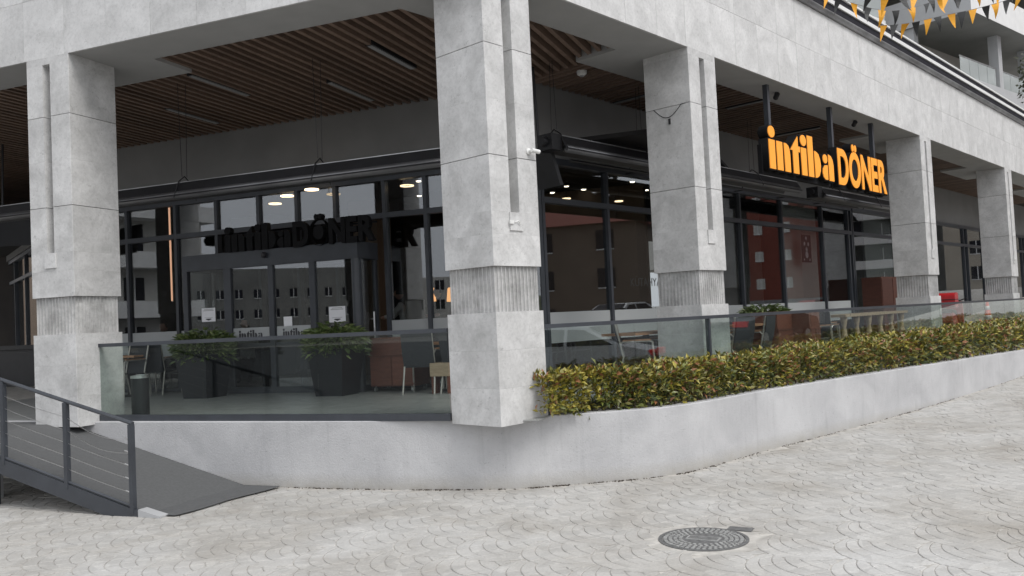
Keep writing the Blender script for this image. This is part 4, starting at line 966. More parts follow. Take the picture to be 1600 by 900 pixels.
def potplant(M, label, seed):
    random.seed(seed); t = thing('planter', label, 'planter', M); h = 0.74; a, b_ = 0.24, 0.33
    q = MB(); q.add([(-a, -a, 0), (a, -a, 0), (a, a, 0), (-a, a, 0), (-b_, -b_, h), (b_, -b_, h), (b_, b_, h), (-b_, b_, h), (-b_ + .04, -b_ + .04, h), (b_ - .04, -b_ + .04, h), (b_ - .04, b_ - .04, h), (-b_ + .04, b_ - .04, h), (-b_ + .04, -b_ + .04, h - .06), (b_ - .04, -b_ + .04, h - .06), (b_ - .04, b_ - .04, h - .06), (-b_ + .04, b_ - .04, h - .06)],
        [(3, 2, 1, 0)] + [(i, (i + 1) % 4, 4 + (i + 1) % 4, 4 + i) for i in range(4)] + [(4 + i, 4 + (i + 1) % 4, 8 + (i + 1) % 4, 8 + i) for i in range(4)] + [(8 + i, 8 + (i + 1) % 4, 12 + (i + 1) % 4, 12 + i) for i in range(4)]); q.build('pot', 'planter_plastic', t)
    q = MB(); q.box(-b_ + .04, b_ - .04, -b_ + .04, b_ - .04, h - .08, h - .03); q.build('soil', 'soil', t)
    q = MB()
    for k in range(1500):
        r = random.random() ** .5 * .46; th = random.uniform(0, 6.283); z = h + random.uniform(-.06, .40) * (1.05 - r) - (0.10 if r > .44 else 0)
        put_leaf(q, Vector((r * math.cos(th), r * math.sin(th), z)), Vector((math.cos(th), math.sin(th), random.uniform(-.5, 1.0))), random.uniform(-1, 1), random.uniform(.09, .17), random.uniform(.016, .03), random.choice((0, 0, 1)))
    q.build('foliage', ['leaf_pot', 'leaf_pot_pale'], t, kind='stuff')
    q = MB()
    for k in range(14):
        th = random.uniform(0, 6.28); q.tube([(0.1 * math.cos(th), .1 * math.sin(th), h - .04), (.3 * math.cos(th), .3 * math.sin(th), h + .18)], .006, 4)
    q.build('stems', 'bark', t, kind='stuff')
potplant(LT(pl(528, 560, 3.6).x, 3.55, ZF), 'tall black tapered planter with leafy shrub right of the sliding doors', 3)
potplant(LT(pl(322, 560, 3.5).x, 3.45, ZF), 'tall black tapered planter with leafy shrub left of the sliding doors', 4)
potplant(RT(seat_px(1200, 1.9), 1.95, ZF), 'tall black tapered planter behind the brown trolley under the sign', 5)
random.seed(11)
# hedge: planted strip between wall and balustrade
hd = thing('hedge', 'clipped hedge of glossy green, yellow and rust leaves along the curved wall top', 'hedge', RT(1.0, -0.3, ZF))
HI = hd.matrix_world.inverted()
def gl(u):
    return 0.02 - 0.14 * (u - .745) / 3.2 if u < 3.95 else -0.12 - 0.10 * (u - 3.95) / 9.65
wr = [(MRi @ p) for p in WP]; wr = [p for p in wr if p.x > 0.3 and p.y < 0.35]
def wall_y(u):
    for a, b_ in zip(wr, wr[1:]):
        if a.x <= u <= b_.x: return a.y + (b_.y - a.y) * (u - a.x) / (b_.x - a.x)
    return wr[-1].y
sb = MB(); us = [0.80 + 0.3 * i for i in range(100)]; us = [u for u in us if u < 30]
for u in us: sb.v += [(u, wall_y(u) + 0.06, ZF - 0.02), (u, max(wall_y(u) + .1, gl(u) + 0.03), ZF - 0.02)]
for i in range(len(us) - 1): sb.f.append((2 * i, 2 * i + 2, 2 * i + 3, 2 * i + 1)); sb.mi.append(0)
sb.build('soil_strip', 'soil', hd, HI @ MR)
HT = 0.43
def htop(u): return HT + 0.025 * math.sin(u * 2.3) + 0.02 * math.sin(u * 5.1 + 1) - (0.05 * max(0, 1 - abs(u - 3.6) / 0.9))
LM = ['leaf_dark', 'leaf_green', 'leaf_yellow', 'leaf_rust', 'leaf_olive']
hb = MB(); big = []
def leaf_colour(zf, u):
    r = random.random(); yel = 0.12 + 0.22 * zf + (0.25 if u < 1.3 else 0); rust = 0.03 + 0.07 * zf + 0.14 * max(0, math.sin(u * 1.7) * math.sin(u * 4.3))
    if r < rust: return 3
    if r < rust + yel: return 2
    if r < rust + yel + 0.20: return 4
    if r < rust + yel + 0.48: return 1
    return 0
u = 0.50; 
while u < 27:
    dens = 6200 if u < 5 else (4600 if u < 10 else 3000)
    y0, y1 = wall_y(max(u, .8)) + 0.10, max(wall_y(max(u, .8)) + 0.30, gl(u) - 0.04)
    if u < 1.0: y0 = -0.25; y1 = max(-0.03, y0 + .2) if u < .76 else y1
    step = 0.1; depth = y1 - y0; cnt_ = int(dens * step * (min(depth, 0.55) + 0.25) * 0.55)
    sc = 1.0 if u < 8 else 1.25
    for k in range(cnt_):
        uu = u + random.random() * step; zf = random.random() ** 0.8; yy = y0 + (random.random() ** 1.6) * depth
        if random.random() < .3: zf = random.uniform(.85, 1.04); yy = y0 + random.random() * depth
        if uu < .80: zf = max(zf, .22); yy = max(yy, -.24)
        clump = 0.035 * math.sin(uu * 21 + 3 * math.sin(yy * 13)) * math.sin(yy * 17 + uu * 7)
        z = zf * htop(uu) + clump * zf + random.uniform(-.02, .03); yy -= 0.05 * math.sin(uu * 9 + zf * 7) * zf
        p = Vector((uu, yy, z)); out = Vector((0, -1.0 if yy < y0 + .15 else -0.2, 0.25 + 0.8 * zf))
        d = rdir(0.15) + out * 0.75
        L_ = random.uniform(.055, .10) * sc; W_ = L_ * random.uniform(.19, .27); mi = leaf_colour(zf, uu)
        if u < 4.5 and yy < y0 + .10 and len(big) < 300 and random.random() < 0.10: big.append((p, d, L_, W_, mi)); continue
        put_leaf(hb, p + Vector((0, 0, ZF - 0.02)), d, random.uniform(-1.2, 1.2), L_, W_, mi)
    u += step
hb.build('foliage', LM, hd, HI @ MR, kind='stuff')
lm = []
for mi in range(5):
    vs, fs = leaf_geo(0.08, 0.017, .3, .22); q = MB(); q.add(vs, fs); lm.append(q.mesh('leaf', LM[mi]))
for p, d, L_, W_, mi in big:
    d = d.normalized(); side = d.cross(Vector((0, 0, 1))).normalized(); up = side.cross(d); s_ = L_ / .08
    M = Matrix.Translation(p + Vector((0, 0, ZF - .02))) @ Matrix((side, d, up)).transposed().to_4x4() @ Matrix.Rotation(random.uniform(-1, 1), 4, 'Y') @ Matrix.Scale(s_, 4)
    link('leaf', lm[mi], hd, HI @ MR @ M)
st = MB(); u = 0.85
while u < 24:
    yy = wall_y(u) + random.uniform(.15, .32); x2, y2 = u + random.uniform(-.12, .12), yy + random.uniform(-.08, .1)
    st.tube([(u, yy, ZF - .03), ((u + x2) / 2 + random.uniform(-.03, .03), (yy + y2) / 2, ZF + .17), (x2, y2, ZF + .36)], .007, 4, r2=.003); u += random.uniform(.03, .10)
st.build('stems', 'bark', hd, HI @ MR, kind='stuff')

# ------------------------------------------------------------------ traffic cone, scooter
t = thing('traffic_cone', 'orange traffic cone with pale bands behind the hedge before the far column', 'cone', RT(18.9, 0.15, ZF)); q = MB(); q.box(-.2, .2, -.2, .2, 0, .035); q.build('base', 'cone_orange', t)
prof = [(.165, .035), (.118, .36), (.085, .55), (.045, .80), (.03, .90)]
q = MB(); q.lathe([(.165, .036), (.03, .93)], 18); q.build('cone_body', 'cone_orange', t, smooth=True)
for z0, z1 in ((.46, .58), (.72, .82)):
    f = lambda z: .165 - .135 * (z - .036) / .894 + .002
    q = MB(); q.lathe([(f(z0), z0), (f(z1), z1)], 18); q.build('reflective_band', 'paper', t, smooth=True)
def scooter(M):
    t = thing('delivery_scooter', 'red delivery scooter parked on the terrace between the two far hedge columns', 'scooter', M)
    for x in (0.0, 1.28):
        q = MB(); N = 20
        for k in range(N):
            a = 2 * math.pi * k / N
            for j in range(6):
                b_ = 2 * math.pi * j / 6; rr = .21 + .045 * math.cos(b_); q.v.append((x + rr * math.cos(a), .05 * math.sin(b_), .255 + rr * math.sin(a)))
        for k in range(N):
            for j in range(6): q.f.append((k * 6 + j, k * 6 + (j + 1) % 6, ((k + 1) % N) * 6 + (j + 1) % 6, ((k + 1) % N) * 6 + j)); q.mi.append(0)
        w_ = q.build('wheel', 'rubber', t, smooth=True); q = MB(); q.tube([(x, -.03, .255), (x, .03, .255)], .16, 16); q.build('rim', 'steel', w_)
    q = MB(); q.prism_y([(-.25, .45), (.20, .34), (.55, .28), (.60, .36), (.25, .62), (-.20, .70), (-.38, .62)], -.14, .14); q.build('rear_body', 'red_paint', t)
    q = MB(); q.prism_y([(.55, .26), (1.0, .26), (1.0, .33), (.58, .35)], -.15, .15); q.build('foot_board', 'black_metal', t)
    q = MB(); q.prism_y([(1.0, .28), (1.10, .32), (1.02, .95), (.90, .98)], -.20, .20); q.build('front_shield', 'red_paint', t)
    q = MB(); q.prism_y([(1.12, .50), (1.32, .53), (1.46, .40), (1.40, .38), (1.28, .50), (1.12, .46)], -.08, .08); q.build('front_mudguard', 'white_paint', t)
    q = MB(); q.tube([(1.26, 0, .30), (1.02, 0, .98)], .03, 8); q.build('fork', 'steel', t)
    q = MB(); q.tube([(.94, -.32, 1.06), (1.0, -.12, 1.0), (1.0, .12, 1.0), (.94, .32, 1.06)], .016, 7); q.build('handlebar', 'black_metal', t)
    q = MB(); q.tube([(.98, 0, .93), (1.10, 0, .90)], .09, 14); q.build('headlight', 'bulb_white', t)
    q = MB(); q.prism_y([(-.30, .70), (.45, .63), (.42, .74), (-.28, .80)], -.13, .13); q.build('seat', 'rubber', t)
    q = MB(); q.prism_y([(-.25 + .27 * math.copysign(abs(math.cos(a_)) ** .45, math.cos(a_)), 1.02 + .20 * math.copysign(abs(math.sin(a_)) ** .45, math.sin(a_))) for a_ in (2 * math.pi * i / 28 for i in range(28))], -.25, .25); q.build('delivery_box', 'red_paint', t); q = MB(); q.box(-.53, .03, -.255, .255, 1.03, 1.05); q.build('box_seam', 'black_metal', t)
    q = MB(); q.tube([(.1, -.15, .3), (.02, -.3, 0)], .012, 6); q.build('kick_stand', 'steel', t)
a = pr(1478, 480, 0.9); scooter(RT(a.x + .2, 0.9, ZF, 0.12))

# ------------------------------------------------------------------ manhole cover
mh = thing('manhole_cover', 'round worn iron manhole cover set in the fan paving', 'manhole cover', T(MANHOLE.x, MANHOLE.y, 0.0, math.radians(-28)))
q = MB(); q.lathe([(.465, -.012), (.465, -.003), (.355, -.003)], 40); q.build('mortar_collar', 'paving_joint', mh)
q = MB(); q.lathe([(.352, -.012), (.352, .004), (.325, .004), (.322, -.004)], 48); q.build('frame_ring', 'iron', mh)
q = MB(); q.lathe([(.318, -.012), (.318, .001)], 48); q.build('lid', 'iron', mh)
q = MB()
for r0, r1, n_, du in ((.285, .312, 44, .55), (.245, .272, 40, .5), (.205, .232, 32, .5), (.165, .192, 26, .5)):
    for k in range(n_):
        a0 = 2 * math.pi * (k - du / 2) / n_; a1 = 2 * math.pi * (k + du / 2) / n_; c_ = [(r0, a0), (r1, a0), (r1, a1), (r0, a1)]
        q.prism([(r * math.cos(a), r * math.sin(a)) for r, a in c_], .001, .0065)
q.build('tread_studs', 'iron_worn', mh, kind='stuff')
q = MB(); q.box(-.13, .13, -.055, .055, .001, .007); q.build('centre_plate', 'iron_worn', mh)
for k in (-1, 0, 1):
    q = MB(); q.box(-.115, .115, k * .03 - .008, k * .03 + .008, .0072, .009); q.build('plate_rib', 'iron', mh)
q = MB(); P = mh.matrix_world.inverted() @ onz(1157, 827, 0); q.box(-.10, .10, -.055, .055, -.004, .006); q.build('hinge_block', 'iron', mh, T(P.x, P.y, 0, math.radians(-2)))

# ------------------------------------------------------------------ bunting
def bunting(px_pts, depth, label, n_, start):
    P = [EYE + ray(x, y) * (d / ray(x, y).y) for (x, y), d in zip(px_pts, depth)]
    t = thing('bunting', label, 'bunting', Matrix.Translation(P[0])); sp = smooth_path_3(P); O = P[0]
    q = MB(); q.tube([p - O for p in sp], 0.004, 4); q.build('cord', 'cord_grey', t)
    Ls = [0]
    for a, b_ in zip(sp, sp[1:]): Ls.append(Ls[-1] + (b_ - a).length)
    for k in range(n_):
        s_ = Ls[-1] * (k + .5 + random.uniform(-.12, .12)) / n_; i = max(j for j in range(len(Ls)) if Ls[j] <= s_); i = min(i, len(sp) - 2)
        p = sp[i].lerp(sp[i + 1], (s_ - Ls[i]) / (Ls[i + 1] - Ls[i])) - O; d = (sp[i + 1] - sp[i]).normalized()
        w_, h_ = random.uniform(.095, .12), random.uniform(.21, .26); sw = Vector((random.uniform(-.4, .4), random.uniform(-.5, .5), -1)).normalized(); nrm = d.cross(sw).normalized()
        tw = random.uniform(-.4, .4); d2 = (d * math.cos(tw) + nrm * math.sin(tw)); q = MB(); rows = 5; cu = random.uniform(-.05, .05)
        for r in range(rows + 1):
            f = r / rows; c_ = p + sw * h_ * f + nrm * cu * math.sin(f * 3) ; hw = w_ / 2 * (1 - f) + .002
            dd = d.lerp(d2, f)
            q.v += [tuple(c_ - dd * hw), tuple(c_ + dd * hw)]
        for r in range(rows): q.f.append((2 * r, 2 * r + 1, 2 * r + 3, 2 * r + 2)); q.mi.append(0)
        q.build('flag', 'flag_yellow' if (k + start) % 2 == 0 else 'flag_black', t)
def smooth_path_3(P, sub=8):
    out = []
    for i in range(len(P) - 1):
        p0, p1, p2, p3 = P[max(i - 1, 0)], P[i], P[i + 1], P[min(i + 2, len(P) - 1)]
        for k in range(sub):
            t = k / sub; out.append(0.5 * ((2 * p1) + (p2 - p0) * t + (2 * p0 - 5 * p1 + 4 * p2 - p3) * t * t + (-p0 + 3 * p1 - 3 * p2 + p3) * t ** 3))
    return out + [P[-1]]
bunting([(1372, 40), (1420, 36), (1470, 25), (1535, 11), (1620, -14)], (13.0, 12.9, 12.8, 12.6, 12.4), 'lowest string of orange and black pennants hung before the roof edge', 14, 0)
bunting([(1280, -14), (1330, 4), (1380, 16), (1425, 12), (1500, -12)], (12.5, 12.5, 12.5, 12.5, 12.5), 'short sagging string of orange and black pennants crossing the cornice', 10, 0)
bunting([(1350, -6), (1400, -3), (1450, -2), (1510, -10), (1600, -22)], (12, 12, 12, 12, 12), 'topmost string of orange and black pennants beside the balconies', 11, 1)

# ------------------------------------------------------------------ apartment tower beyond
TWm = Matrix.Translation(EYE + ray(1517, 16) * (42 / ray(1517, 16).y)) ; zk = TWm.translation.z
TWm = Matrix.Translation((TWm.translation.x, TWm.translation.y, 0)) @ Matrix.Rotation(math.pi / 2 - math.radians(50), 4, 'Z')      # x to the right/away, y inwards
tw = thing('apartment_tower', 'pale apartment tower with deep glazed balconies rising behind the roof edge', 'building', TWm)
for k, (z0, x0, x1, y0) in enumerate(((zk - 3.3, -1.0, 13.0, 0.8), (zk, 0, 26, 0), (zk + 3.2, 0, 26, 0))):
    q = MB(); q.box(x0, x1, y0, 16, z0, z0 + 0.32); q.build('floor_slab', 'facade_grey', tw)
q = MB(); q.box(0.0, 26, -0.02, -0.003, zk, zk + 1.5); q.build('balcony_parapet', 'white_paint', tw)
q = MB(); q.box(-0.02, -0.003, -0.02, 8, zk, zk + 1.5); q.build('balcony_parapet', 'grey_paint', tw)
q = MB(); q.box(1.0, 10.5, 4.0, 14, zk - 9, zk - .002); q.build('wall', 'facade_pale', tw)
for a, w_ in ((2.0, 1.0), (4.2, 1.8), (7.4, 1.4)):
    q = MB(); q.box(a, a + w_, 3.94, 4.06, zk - 2.95, zk - .7); wn = q.build('window', 'bronze_dark', tw); q = MB(); q.box(a + .06, a + w_ - .06, 3.92, 3.935, zk - 2.9, zk - .76); q.build('pane', 'balcony_glass', wn)
for x, y in ((0.4, 3.2), (5.8, 1.1), (10.4, 1.2)):
    q = MB(); q.box(x - .25, x + .25, y - .25, y + .25, zk - 6.5, zk - .002); q.build('pillar', 'grey_paint', tw)
for x0, x1, y in ((0.8, 5.4, 1.0), (6.2, 10.0, 1.0), (10.8, 12.8, 1.0)):
    n_ = max(1, round((x1 - x0) / 1.2))
    for i in range(n_):
        q = MB(); q.box(x0 + (x1 - x0) * i / n_ + .02, x0 + (x1 - x0) * (i + 1) / n_ - .02, y - .01, y + .01, zk - 2.97, zk - 1.9); q.build('balcony_glass', 'balcony_glass', tw)
    q = MB(); q.box(x0, x1, y - .03, y + .03, zk - 1.895, zk - 1.85); q.build('balcony_rail', 'steel', tw)
q = MB(); q.box(-1.0, 13, 0.78, 0.797, zk - 4.6, zk - 2.98); q.build('spandrel', 'grey_paint', tw)
q = MB(); q.box(-9, -1.2, 5.5, 16, zk - 12, zk + 9); q.build('rear_block', 'facade_pale', tw)
for j in range(5):
    q = MB(); q.box(-12, -1.1, 3.8, 16, zk - 6.3 + 3.2 * j, zk - 6.0 + 3.2 * j); q.build('floor_slab', 'white_paint', tw)
    for i in range(3):
        q = MB(); q.box(-8.4 + 2.6 * i, -7.0 + 2.6 * i, 5.44, 5.56, zk - 5.7 + 3.2 * j, zk - 3.6 + 3.2 * j); q.build('window', 'bronze_dark', tw)
    q = MB(); q.box(-12, -1.1, 3.83, 3.85, zk - 5.99 + 3.2 * j, zk - 4.95 + 3.2 * j); q.build('balcony_glass', 'balcony_glass', tw)
q = MB(); q.box(-5, -4.4, 4.0, 4.6, zk - 12, zk + 9); q.build('pillar', 'grey_paint', tw)

# tree at the right edge
def tree(loc, h, r, label, seed, leafn=5000, ls=.16, mat='leaf_tree'):
    random.seed(seed); t = thing('tree', label, 'tree', Matrix.Translation(loc)); q = MB()
    q.tube([(0, 0, 0), (0.05, 0, h * .35), (-.05, .1, h * .6), (0, 0, h * .8)], .16, 8, r2=.05); C = []
    for k in range(14):
        th = random.uniform(0, 6.28); rr = random.uniform(.4, .95) * r; z = h * random.uniform(.55, .98); e = Vector((rr * math.cos(th) * math.sin(math.pi * min(.95, (z / h - .3) / .75)), rr * math.sin(th) * math.sin(math.pi * min(.95, (z / h - .3) / .75)), z)); C.append(e)
        q.tube([(0, 0, h * random.uniform(.35, .6)), e * .55 + Vector((0, 0, z * .42)), e], .06, 6, r2=.015)
    q.build('trunk', 'bark', t); q = MB()
    for k in range(leafn):
        c = random.choice(C); p = c + rdir(0) * (random.random() ** .6) * r * .42; put_leaf(q, p, rdir(-.1), random.uniform(-3, 3), random.uniform(.7, 1.3) * ls, ls * .28, 0)
    q.build('crown', mat, t, kind='stuff')
P = EYE + ray(1600, 152) * (30 / ray(1600, 152).y); tree(Vector((P.x + .9, P.y, gz(P.x, P.y))), P.z + 0.2, 1.7, 'leafy dark tree beyond the roof edge beside the tower', 21)

# ------------------------------------------------------------------ people inside
def person(M, label, shirt, pose, hair=True):
    t = thing('person', label, 'person', M)
    lean = pose.get('lean', 0.0); sit = pose.get('sit', False); hip = 0.48 if sit else 0.92
    V, E, Rr = [], [], []
    def v(p, r, par=None):
        V.append(p); Rr.append(r)
        if par is not None: E.append((par, len(V) - 1))
        return len(V) - 1
    pel = v((0, 0, hip), (.15, .11)); b1 = v((0, -.05 * lean, hip + .25), (.15, .10), pel); b2 = v((0, -.18 * lean, hip + .48), (.18, .11), b1); nk = v((0, -.24 * lean, hip + .58), (.06, .06), b2)
    for s in (-1, 1):
        sh = v((s * .17, -.18 * lean, hip + .49), (.065, .065), b2)
        if pose.get('arms') == 'fwd': el = v((s * .24, -.22 - .1 * lean, hip + .30), (.05, .05), sh); wr_ = v((s * .12, -.42, hip + .28), (.035, .035), el); v((s * .06, -.48, hip + .27), (.03, .03), wr_)
        else: el = v((s * .25, 0, hip + .22), (.05, .05), sh); wr_ = v((s * .24, -.06, hip - .02), (.035, .035), el); v((s * .24, -.08, hip - .12), (.03, .03), wr_)
        hp = v((s * .09, 0, hip - .04), (.10, .10), pel)
        if sit: kn = v((s * .11, -.42, hip + .02), (.065, .065), hp); an = v((s * .11, -.44, .07), (.045, .045), kn)
        else: kn = v((s * .10, -.02, .48), (.06, .06), hp); an = v((s * .10, 0, .07), (.04, .04), kn)
        v((s * .11, (-.60 if sit else -.16), .035), (.035, .035), an)
    me = bpy.data.meshes.new('body'); me.from_pydata(V, E, []); o = link('body', me, t); sm = o.modifiers.new('skin', 'SKIN'); sv = me.skin_vertices[0].data
    for i, r in enumerate(Rr): sv[i].radius = r
    sv[0].use_root = True; o.modifiers.new('sub', 'SUBSURF').levels = 2; o.modifiers['sub'].render_levels = 2
    bpy.context.view_layer.update(); m2 = bpy.data.meshes.new_from_object(o.evaluated_get(bpy.context.evaluated_depsgraph_get())); o.modifiers.clear(); o.data = m2
    m2.materials.clear(); [m2.materials.append(MATS[k]) for k in (shirt, 'trousers', 'skin')]
    for p in m2.polygons:
        c = p.center; p.use_smooth = True
        p.material_index = 2 if c.z > hip + .57 or (pose.get('arms') == 'fwd' and c.y < -.40 and c.z > hip + .1) or (pose.get('arms') != 'fwd' and abs(c.x) > .19 and c.z < hip - .03) else (1 if c.z < hip + .02 else 0)
    # head with nose, ears
    q = MB(); hc = Vector((0, -.27 * lean - .01, hip + .74)); N = 14
    def hr(th, ph):
        x, y, z = math.cos(ph) * math.cos(th), math.cos(ph) * math.sin(th), math.sin(ph); d = Vector((x * .075, y * .095, z * .118))
        if z < -.2: d.x *= 1 + .28 * (z + .2); d.y *= 1 + .2 * (z + .2)
        f = math.exp(-((th + math.pi / 2) / .22) ** 2) * math.exp(-((ph + .12) / .25) ** 2); d.y -= .026 * f
        e = (math.exp(-((th - .05) / .2) ** 2) + math.exp(-((abs(th) - math.pi) / .2) ** 2)) * math.exp(-(ph / .25) ** 2); d.x *= 1 + .22 * e
        return hc + d
    for j in range(N + 1):
        for i in range(24): q.v.append(tuple(hr(-math.pi + 2 * math.pi * i / 24, -math.pi / 2 + math.pi * j / N)))
    for j in range(N):
        for i in range(24): q.f.append((j * 24 + i, j * 24 + (i + 1) % 24, (j + 1) * 24 + (i + 1) % 24, (j + 1) * 24 + i)); q.mi.append(0)
    q.build('head', 'skin', t, smooth=True)
    q = MB()
    for j in range(7):
        for i in range(24):
            th = -math.pi + 2 * math.pi * i / 24; ph0 = 0.55 if abs(th + math.pi / 2) < .9 else -0.15; p = hr(th, ph0 + (math.pi / 2 - ph0) * j / 6); q.v.append(tuple(hc + (p - hc) * 1.07))
    for j in range(6):
        for i in range(24): q.f.append((j * 24 + i, j * 24 + (i + 1) % 24, (j + 1) * 24 + (i + 1) % 24, (j + 1) * 24 + i)); q.mi.append(0)
    q.build('hair', 'hair', t, smooth=True)
P = pl(266, 500, 5.6); person(LT(P.x, 5.6, ZF + .02, 0.3), 'person in dark green shirt sitting behind the glass left of the entrance, head bowed', 'shirt_green', dict(sit=True, lean=1.0, arms='fwd'))
P = pl(634, 490, 7.0); person(LT(P.x, 7.0, ZF + .02, -1.2), 'person in white shirt standing inside by the counter screen', 'shirt_white', dict(lean=.4, arms='fwd'))
P = pl(686, 490, 7.6); person(LT(P.x, 7.6, ZF + .02, 0.1), 'person in dark shirt standing inside behind the service counter', 'shirt_green', dict(lean=.1, arms='fwd'))
P = pl(385, 500, 6.6); person(LT(P.x, 6.6, ZF + .02, 0.5), 'person in pale shirt behind the left sliding door', 'shirt_white', dict(sit=True, lean=.7, arms='fwd'))
for (px, lab) in ((649, 'pale till screen standing on the counter inside'), ):
    P = pl(px, 485, 6.8); t = thing('till_screen', lab, 'screen', LT(P.x, 6.8, P.z - .22, .1)); q = MB(); q.box(-.2, .2, -.015, .015, .02, .42); q.build('screen', 'interior_light', t); q = MB(); q.tube([(0, .03, -.5), (0, .03, .1)], .03, 8); q.build('stand', 'black_metal', t)
    t2 = thing('till_counter', 'low dark counter inside below the till screen', 'counter', LT(P.x, 6.95, ZF)); q = MB(); q.box(-.9, .9, -.25, .25, .0, P.z - .22 - .5 - ZF + .5 - .51); q.build('front', 'facade_brown', t2)

# ------------------------------------------------------------------ the street behind and beside the camera (seen in the glass)
def block(M, w_, d_, h_, mat, label, fl=3.0, bay=3.2, win='bronze_dark', ww=1.4, wh=1.5, slabs=False, roof=True):
    t = thing('apartment_block', label, 'building', M); q = MB(); q.box(-w_ / 2, w_ / 2, 0, d_, -1, h_); q.build('wall', mat, t)
    q = MB()
    for j in range(int(h_ / fl)):
        for i in range(int(w_ / bay)):
            x = -w_ / 2 + bay * (i + .5); z = fl * j + 1.0; q.box(x - ww / 2, x + ww / 2, -0.05, 0.05, z, z + wh)
    q.build('windows', win, t, kind='stuff')
    q = MB()
    for j in range(int(h_ / fl)):
        for i in range(int(w_ / bay)):
            x = -w_ / 2 + bay * (i + .5); z = fl * j + 1.0; q.box(x - .05, x + .05, -0.09, -0.051, z, z + wh); q.box(x - ww / 2, x + ww / 2, -0.08, -0.052, z - .1, z)
    q.build('window_frames', 'white_paint', t, kind='stuff')
    if slabs:
        for j in range(1, int(h_ / fl) + 1):
            q = MB(); q.box(-w_ / 2 - .2, w_ / 2 + .2, -1.4, 0.1, fl * j - .15, fl * j + .15); q.box(-w_ / 2 - .2, w_ / 2 + .2, -1.4, -1.3, fl * j + .15, fl * j + .9); q.build('balcony', 'white_paint', t)
    if roof:
        q = MB(); q.prism_x([(-.6, h_), (d_ / 2, h_ + 2.2), (d_ + .6, h_)], -w_ / 2 - .5, w_ / 2 + .5); q.build('roof', 'brick_red', t)
    return t
def face(az, dist, turn=0):                                  # a spot at compass bearing az (deg, from +Y clockwise) facing the camera side
    a = math.radians(az); p = Vector((dist * math.sin(a), dist * math.cos(a), 0)); return T(p.x, p.y, 0, -a + math.radians(turn))
block(face(60.8, 88, 8), 13, 14, 46, 'brick_red', 'tall red brick apartment block across the street', 2.9, 2.9, 'facade_pale', 0.9, 1.0, roof=False)
block(face(55.5, 112, -4), 17, 14, 52, 'bronze_dark', 'dark apartment tower with pale balcony bands across the street', 3.1, 3.5, 'bronze_dark', slabs=True, roof=False)
block(face(50, 118, 0), 14, 14, 24, 'facade_pale', 'pale apartment block farther up the street', 3.0, 3.0, roof=False)
block(face(45, 110, 0), 20, 14, 26, 'facade_cream', 'added cream block keeping bright sky out of the glazing reflection', 3.0, 3.0, roof=False)  # added out of view to dim the grazing sky reflection beyond the sign
block(face(76, 80, -10), 8, 14, 22, 'facade_pale', 'pale apartment block down the street', 3.0, 3.0, roof=False)
block(face(71, 58, 5), 16, 12, 9, 'facade_brown', 'low brown hall across the street', 3.0, 5.0)
block(face(-37, 88, 10), 34, 12, 22, 'facade_brown', 'added brown block for the glazing behind the ramp landing to reflect', 3.0, 3.2, roof=False)  # unseen building added so the receding panes do not mirror bare sky
block(face(91, 55, 5), 26, 12, 9, 'facade_brown', 'low brown shop building across the street', 3.0, 5.0)
block(face(104, 75, 0), 30, 14, 14, 'facade_cream', 'cream apartment row across the street', 3.0, 3.2)
block(face(-113, 97, 0), 24, 12, 10, 'facade_grey', 'grey three storey apartment block beyond the asphalt', 2.6, 2.3, ww=0.9, wh=1.1, roof=False)
block(face(-106, 122, 0), 18, 12, 13, 'facade_cream', 'cream apartment block far beyond the asphalt', 3.0, 3.0, roof=False)
block(face(-124, 110, 0), 18, 12, 9, 'facade_pale', 'pale stepped apartment block far beyond the asphalt', 3.0, 3.4, roof=False)
block(face(-88, 46, -6), 13, 8, 24, 'facade_pale', 'pale block with deep balconies beside the asphalt', 3.2, 3.4, slabs=True, roof=False)
hill = MB(); 
for az0, az1, dist, hh in ((60, 118, 230, 40), (-150, -95, 300, 16)):
    o = len(hill.v); N = 28
    for i in range(N + 1):
        a = math.radians(az0 + (az1 - az0) * i / N); f = math.sin(math.pi * i / N) ** .6; h_ = hh * f * (1 + .15 * math.sin(i * 1.3) + .1 * math.sin(i * 2.9))
        for d_, zz in ((dist, -2), (dist + 60, h_ * .6), (dist + 110, h_), (dist + 200, -2)): hill.v.append((d_ * math.sin(a), d_ * math.cos(a), zz))
    for i in range(N):
        for k in range(3): hill.f.append((o + i * 4 + k, o + (i + 1) * 4 + k, o + (i + 1) * 4 + k + 1, o + i * 4 + k + 1)); hill.mi.append(0)
struct('hills', hill, 'hill_green', smooth=True)
for k in range(22):
    az = random.uniform(76, 110); dd = random.uniform(240, 300); f = (dd - 230) / 60; M = face(az, dd); M.translation.z = 24 * min(f, 1.2)
    hz = thing('hillside_house', 'small pale house on the hillside beyond the street', 'house', M, 'houses on the hillside'); q = MB(); w_ = random.uniform(8, 14); q.box(-w_ / 2, w_ / 2, 0, 9, -6, random.uniform(5, 10)); q.build('wall', random.choice(('facade_pale', 'facade_cream', 'brick_red')), hz)
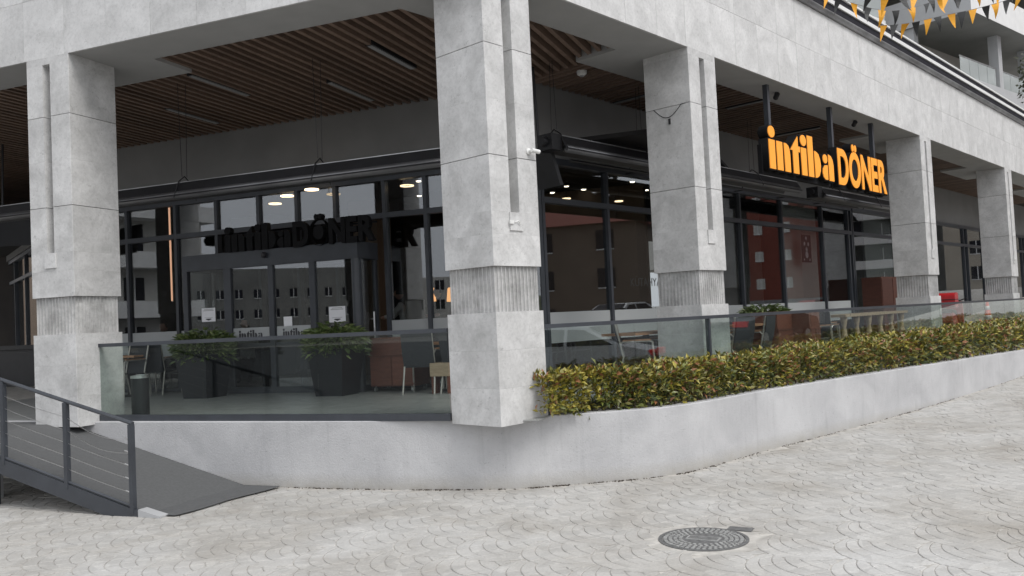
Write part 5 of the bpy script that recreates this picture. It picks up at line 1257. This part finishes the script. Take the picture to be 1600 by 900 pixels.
# parked cars
def car_(M, paint, label):
    t = thing('parked_car', label, 'car', M); prof = [(-2.2, .35), (-2.22, .62), (-2.1, .86), (-1.55, .98), (-.75, 1.40), (.45, 1.44), (1.25, .99), (2.1, .86), (2.25, .60), (2.22, .35)]
    q = MB(); st_ = [(-.88, .0), (-.84, 1.0), (.84, 1.0), (.88, .0)]
    n_ = len(prof)
    for s in (-1, 1):
        for x, z in prof: q.v.append((x, s * (.88 if z < 1.0 else .88 - .45 * (z - 1.0)), z))
    for i in range(n_ - 1): q.f.append((i, i + 1, n_ + i + 1, n_ + i)); q.mi.append(0)
    q.f += [tuple(range(n_ - 1, -1, -1)), tuple(range(n_, 2 * n_)), (0, n_, 2 * n_ - 1, n_ - 1)]; q.mi += [0] * 3; q.build('body', paint, t)
    for s in (-1, 1):
        for w4 in ([(-1.38, 1.0), (-.72, 1.34), (-.35, 1.36), (-.35, 1.0)], [(-.28, 1.0), (-.28, 1.36), (.40, 1.38), (1.02, 1.02)]):
            q = MB(); q.add([(x, s * (.885 - .45 * (z - 1.0)), z) for x, z in w4], [(0, 1, 2, 3)]); q.build('side_window', 'bronze_dark', t)
        for x in (-1.35, 1.35):
            q = MB(); q.tube([(x, s * .70, .32), (x, s * .895, .32)], .32, 20); w_ = q.build('wheel', 'rubber', t); q = MB(); q.tube([(x, s * .896, .32), (x, s * .905, .32)], .20, 14); q.build('rim', 'steel', w_)
        q = MB(); q.box(-2.23, -1.95, s * .60 - .22, s * .60 + .22, .70, .86); q.build('tail_light', 'tail_red', t); q = MB(); q.box(2.05, 2.24, s * .6 - .2, s * .6 + .2, .64, .80); q.build('headlight', 'bulb_white', t)
    for x0, x1, z0, z1 in ((-1.50, -.80, 1.01, 1.38), (.50, 1.20, 1.42, 1.02)):
        q = MB(); q.add([(x0, -.75, z0 + .02), (x1, -.62, z1 + .02), (x1, .62, z1 + .02), (x0, .75, z0 + .02)], [(0, 1, 2, 3)]); q.build('windscreen', 'bronze_dark', t)
    return t
def onroad(u, n_): 
    P = Rw(u, n_); return Matrix.Translation((P.x, P.y, gz(P.x, P.y)))
_p0, _p1 = Rw(0.745, 0.02), Rw(3.95, -0.12); _n = Vector((-(_p1 - _p0).y, (_p1 - _p0).x, 0)).normalized()
_V = Vector((1.05, 19.3, 0)); _D = Vector((-0.95, 0.31, 0))                 # where the saloon shows in the glass; mirrored back to where it stands
_C = _V - 2 * (_V - _p0).dot(_n) * _n; _C.z = 0.17; _D = _D - 2 * _D.dot(_n) * _n
car_(Matrix.Translation(_C) @ Matrix.Rotation(math.atan2(_D.y, _D.x), 4, 'Z'), 'car_silver', 'silver saloon car parked at the kerb opposite the hedge')
car_(onroad(17.5, -6.6) @ Matrix.Rotation(ROT_R, 4, 'Z'), 'car_dark', 'dark saloon car parked at the kerb opposite the hedge')
car_(onroad(21.0, -8.0) @ Matrix.Rotation(ROT_R, 4, 'Z'), 'white_paint', 'white saloon car parked along the street')
